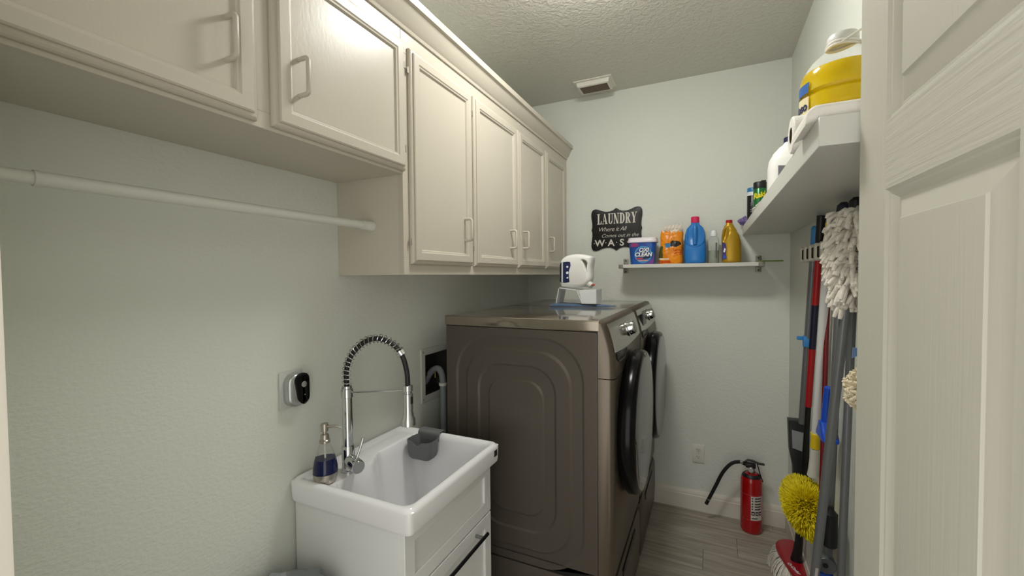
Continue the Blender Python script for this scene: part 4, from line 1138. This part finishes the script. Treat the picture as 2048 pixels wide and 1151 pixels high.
# 2 red and black mop with a red wedge head on the floor
a, c = Vector((1.622, 2.020, 1.730)), Vector((1.620, 2.385, .22))
t = thing('wedge_mop', 'red and black mop with a red wedge head standing on the floor', 'mop', (1.56, 2.50, 0))
stick(t, 'grip', a, lerp(a, c, .075), .0155, black_p)
stick(t, 'pole_red', lerp(a, c, .07), lerp(a, c, .235), .0125, red_pole)
stick(t, 'pole_label', lerp(a, c, .235), lerp(a, c, .36), .0128, mat('pole_label_navy', '1b1c33', .4))
stick(t, 'pole_red', lerp(a, c, .36), lerp(a, c, .535), .0125, red_pole)
stick(t, 'pole_black', lerp(a, c, .535), c, .011, black_p)
part('joint', B().tube([c+(a-c).normalized()*.10, c, Vector((1.616, 2.405, .14)), Vector((1.614, 2.41, .108))], [.015, .017, .021, .026], 18), black_p, t)
hc = Vector((1.604, 2.42, .046))
tri = [(1.540, 2.50), (1.556, 2.565), (1.60, 2.60), (1.640, 2.58), (1.644, 2.44), (1.642, 2.29), (1.622, 2.24), (1.590, 2.28), (1.556, 2.40)]
tri = [(u-hc.x, v-hc.y) for u, v in tri]
trs = spline(tri, 4, True)
b = B(); rings = []
for z_, sc in ((.040, .96), (.046, 1.0), (.056, 1.0), (.061, .96), (.063, .9), (.065, .5), (.066, .1)):
    rings.append([(hc.x+p[0]*sc, hc.y+p[1]*sc, hc.z+z_) for p in trs])
b.loft(rings)
hd_ = part('head', b, mop_r, t, ang=40)
tb = text_bm('O-Cedar', .022, .0004, .1, 'CENTER', 1.0, .0003)
dirx = Vector((.45, -.89, 0)).normalized(); diry = Vector((.89, .45, 0)).normalized()
def hdz(p):
    return .0725
remap(tb, lambda u, v, d: tuple(hc+Vector((-.010, -.085, .0))+dirx*u+diry*(v-.008)+Vector((0, 0, .0655+d)))); part('lettering', tb, mat('label_white', ''), hd_, smooth=False)
b = B()
for k in range(420):
    i = random.randrange(len(trs)); p = Vector(trs[i]).lerp(Vector(trs[i-1]), random.random()); f = random.uniform(.6, 1.0)
    x_, y_ = hc.x+p[0]*f, hc.y+p[1]*f
    dx_, dy_ = p[0], p[1]; l_ = math.hypot(dx_, dy_)+1e-6; ln = random.uniform(.02, .045)
    if x_+dx_/l_*ln > 1.640: continue
    ex_, ey_ = x_+dx_/l_*ln, y_+dy_/l_*ln
    b.tube([(x_, y_, .092), (x_+dx_/l_*ln*.55, y_+dy_/l_*ln*.55, .072), (ex_, ey_, .035), (ex_+random.uniform(-.006, .004), ey_+random.uniform(-.006, .006), .004)], [.004, .0048, .0046, .0036], 6)
part('strings', b, mop_w, t, ang=60, stuff=True)

# 3 white pole with the round yellow duster
a, c = Vector((1.624, 1.905, 1.690)), Vector((1.618, 2.055, .846))
t = thing('round_duster', 'round yellow fluffy duster on a white pole hanging upside down', 'duster', (1.57, 2.02, .47))
stick(t, 'tip', a, lerp(a, c, .07), .013, yel_pl)
stick(t, 'pole', lerp(a, c, .06), c, .0145, white_pole)
part('coupling', B().tube([lerp(a, c, .985), lerp(a, c, .99), lerp(a, c, 1.01), lerp(a, c, 1.06)], [.017, .0185, .0155, .017], 20), yel_pl, t)
dn_ = (c-a).normalized(); e = c+dn_*.055
part('socket', B().tube([e, e+dn_*.03, e+dn_*.10, e+dn_*.125], [.0165, .0155, .018, .021], 20), white_p, t)
dc = Vector((1.582, 2.005, .575)); 
b = B(); rnd = random.Random(3)
for k in range(5200):
    z_ = rnd.uniform(-1, 1); a_ = rnd.uniform(0, 2*PI); s_ = math.sqrt(1-z_*z_)
    d_ = Vector((s_*math.cos(a_), s_*math.sin(a_), z_))
    rad = Vector((.092, .235, .084)); 
    tip = Vector((d_.x*rad.x, d_.y*rad.y, d_.z*rad.z))*rnd.uniform(.84, 1.02)
    if dc.x+tip.x > 1.645: tip.x = 1.645-dc.x
    base = tip*.25; mid = tip*.7+Vector((rnd.uniform(-1, 1), rnd.uniform(-1, 1), rnd.uniform(-1, 1)))*.006
    b.tube([dc+base, dc+mid, dc+tip], [.0022, .0036, .0012], 3, cap=False)
part('bristles', b, yel_f, t, ang=180, stuff=True)
b = B(); b.lathe([(0, -.16), (.03, -.14), (.052, -.07), (.058, 0), (.052, .07), (.03, .14), (0, .16)], dc, (0, 1, 0), 20); part('core', b, yel_f, t)

# 4 dark red pole
a, c = Vector((1.634, 1.955, 1.55)), Vector((1.628, 2.05, .02))
t = thing('red_broom', 'dark red broom handle standing behind the white duster pole', 'broom', (1.61, 1.95, 0))
stick(t, 'pole', a, lerp(a, c, .93), .0085, dred_pole)
b = B(); b.box(1.592, 1.634, 1.92, 2.10, .06, .115, .012); part('brush_block', b, black_p, t)
b = B(); b.loft([[(1.594, 1.93, .062), (1.632, 1.93, .062), (1.632, 2.09, .062), (1.594, 2.09, .062)], [(1.586, 1.91, .002), (1.634, 1.91, .002), (1.634, 2.11, .002), (1.586, 2.11, .002)]]); part('bristles', b, mat('broom_dark', '1d1d20', .8, bump=.8, scale=200), t, smooth=False)

# 5 grey pole with blue squeegee handle
a, c = Vector((1.602, 1.62, 1.56)), Vector((1.592, 1.76, .06))
t = thing('hand_brush', 'blue plastic brush hanging among the grey poles', 'brush', (1.60, 1.70, .9))
b = B(); b.tube([(1.600, 1.775, 1.11), (1.600, 1.79, 1.04), (1.600, 1.803, .965)], [.013, .0145, .016], 14); part('handle', b, blue_pl, t)
b = B(); b.loft([[(1.602+v*.8, 1.795+u, z_) for u, v in rr(-w_, w_, -.03, .03, .012, 4)] for z_, w_ in ((.985, .018), (.96, .036), (.938, .058), (.928, .058))]); part('head', b, blue_pl, t)
b = B(); b.tube([(1.606, 1.76, .93), (1.610, 1.77, .75), (1.612, 1.77, .62)], .004, 8); part('cord', b, black_r, t)

# 6 string mop hanging head up, with its grey pole
a = Vector((1.578, 1.430, 1.60))
t = thing('string_mop', 'white cotton string mop turned head up beside the open door', 'mop', (1.53, 1.65, 0))
c6 = Vector((1.528, 1.755, .02))
stick(t, 'pole', a, c6, .0130, grey_pole)
q = lerp(a, c6, .70)
dpole = (c6-a).normalized()
def pole_label(o_, f0, f1):
    p0, p1 = lerp(a, c6, f0), lerp(a, c6, f1); rings = []
    for p in (p0, p1):
        rings.append([p+Vector((math.sin(w_)*.0134, -math.cos(w_)*.0134, 0)) for w_ in [(-.25+.13*k) for k in range(6)]])
    bb = B(); bb.loft(rings, False, False, False); return bb
part('pole_sticker', pole_label(t, .665, .715), mat('sticker_pale', 'b9b3b4', .5), t)
part('pole_end', B().tube([c6-dpole*.02, c6], .0142, 16), black_p, t)
b = B(); rnd = random.Random(11)
part('clamp', B().tube([Vector((1.566, 1.43, 1.52)), Vector((1.572, 1.45, 1.64))], .010, 14), white_p, t)
for k in range(760):
    f = rnd.random(); z0_ = 1.675-.245*f
    a_ = rnd.uniform(0, 2*PI)
    r_ = (.036+.018*math.sin(PI*(.15+.85*f)))*rnd.uniform(.75, 1.1)
    s0 = Vector((1.590+rnd.uniform(-.01, .01), 1.485+rnd.uniform(-.055, .055), z0_))
    tip = s0+Vector((math.cos(a_)*r_, math.sin(a_)*r_*1.25, rnd.uniform(-.045, .015)))
    tip.x = min(tip.x, 1.638); tip.z = min(tip.z, 1.728)
    mid = (s0+tip)/2+Vector((math.cos(a_)*.012, math.sin(a_)*.012, rnd.uniform(0, .014)))
    cur = tip+Vector((math.cos(a_)*.006+rnd.uniform(-.004, .004), math.sin(a_)*.006, -rnd.uniform(.006, .018)))
    cur.x = min(cur.x, 1.640)
    b.tube([s0, mid, tip, cur], [.0058, .0070, .0066, .0048], 6)
part('strings', b, mop_w, t, ang=70, stuff=True)

# 7 two more grey poles
a, c = Vector((1.612, 1.672, 1.700)), Vector((1.606, 1.850, .045))
t = thing('spray_mop', 'grey pole with a black bottle and grey and blue joint low down', 'mop', (1.60, 1.84, 0))
stick(t, 'pole', a, c, .0135, grey_pole)
part('grip', B().tube([a+Vector((0, 0, .030)), a+Vector((0, 0, .020)), a, lerp(a, c, .03)], [.008, .018, .02, .0165], 16), mat('grip_navy', '23273a', .5), t)
part('spray_bottle', B().lathe([(.016, -.065), (.021, -.06), (.022, .05), (.012, .062), (.011, .07)], (1.598, 1.725, .645), (0, 0, 1), 20), black_p, t)
b = B(); b.lathe([(.026, -.02), (.03, -.014), (.03, .014), (.026, .02)], (1.592, 1.752, .505), (0, 1, 0), 22); b.box(1.590, 1.612, 1.745, 1.80, .50, .57, .005); part('joint', b, mat('joint_grey', '56595d', .4), t)
part('joint_pin', B().lathe([(.008, 0), (.008, .004)], (1.588, 1.733, .508), (0, -1, 0), 12), black_p, t)
b = B(); b.box(1.566, 1.618, 1.745, 1.805, .405, .470, .012); part('tank', b, blue_pl, t)
b = B(); b.box(1.575, 1.640, 1.70, 1.99, .03, .052, .008); part('plate', b, yel_pl, t)
b = B(); b.box(1.570, 1.642, 1.69, 2.0, .002, .03, .010); part('pad', b, mop_w, t)
a, c = Vector((1.612, 1.545, 1.690)), Vector((1.606, 1.668, .03))
t = thing('grey_mop_pole', 'grey pole with a black rounded grip, closest to the door edge', 'pole', (1.60, 1.64, 0))
stick(t, 'pole', a, c, .0112, grey_pole)
part('grip', B().tube([a+Vector((0, 0, .035)), a+Vector((0, 0, .025)), a, lerp(a, c, .04)], [.008, .0175, .0195, .016], 16), black_p, t)
part('foot', B().tube([c, c-Vector((0, 0, .028))], [.0165, .0175], 16), black_r, t)

# 8 cream loop duster on a white handle with a blue ribbon
t = thing('cream_duster', 'cream cotton duster with a blue ribbon on a white handle by the door', 'duster', (1.57, 1.31, 1.05))
stick(t, 'handle', (1.588, 1.355, 1.50), (1.590, 1.385, 1.06), .010, white_pole)
b = B(); rnd = random.Random(5); dc = Vector((1.594, 1.375, 1.200))
for k in range(300):
    z_ = rnd.uniform(-1, 1); a_ = rnd.uniform(0, 2*PI); s_ = math.sqrt(1-z_*z_)
    d_ = Vector((s_*math.cos(a_)*.044, s_*math.sin(a_)*.046, z_*.056))
    tn = Vector((rnd.uniform(-1, 1), rnd.uniform(-1, 1), rnd.uniform(-1, 1)))*.006
    b.tube([dc+d_*.35, dc+d_*1.0+tn, dc+d_*.97-tn], [.005, .0052, .004], 5)
part('loops', b, mop_c, t, ang=70, stuff=True)
b = B()
for s_ in (-1, 1): b.loft([[(1.584+s_*.0, 1.340, 1.305), (1.592, 1.340, 1.311), (1.592, 1.344, 1.311), (1.584, 1.344, 1.305)], [(1.588+s_*.034, 1.332, 1.300+.012*s_), (1.588+s_*.032, 1.332, 1.322+.006*s_), (1.588+s_*.032, 1.335, 1.322+.006*s_), (1.588+s_*.034, 1.335, 1.300+.012*s_)]])
part('ribbon', b, mat('ribbon_blue', '6c88b8', .5), t, smooth=False)
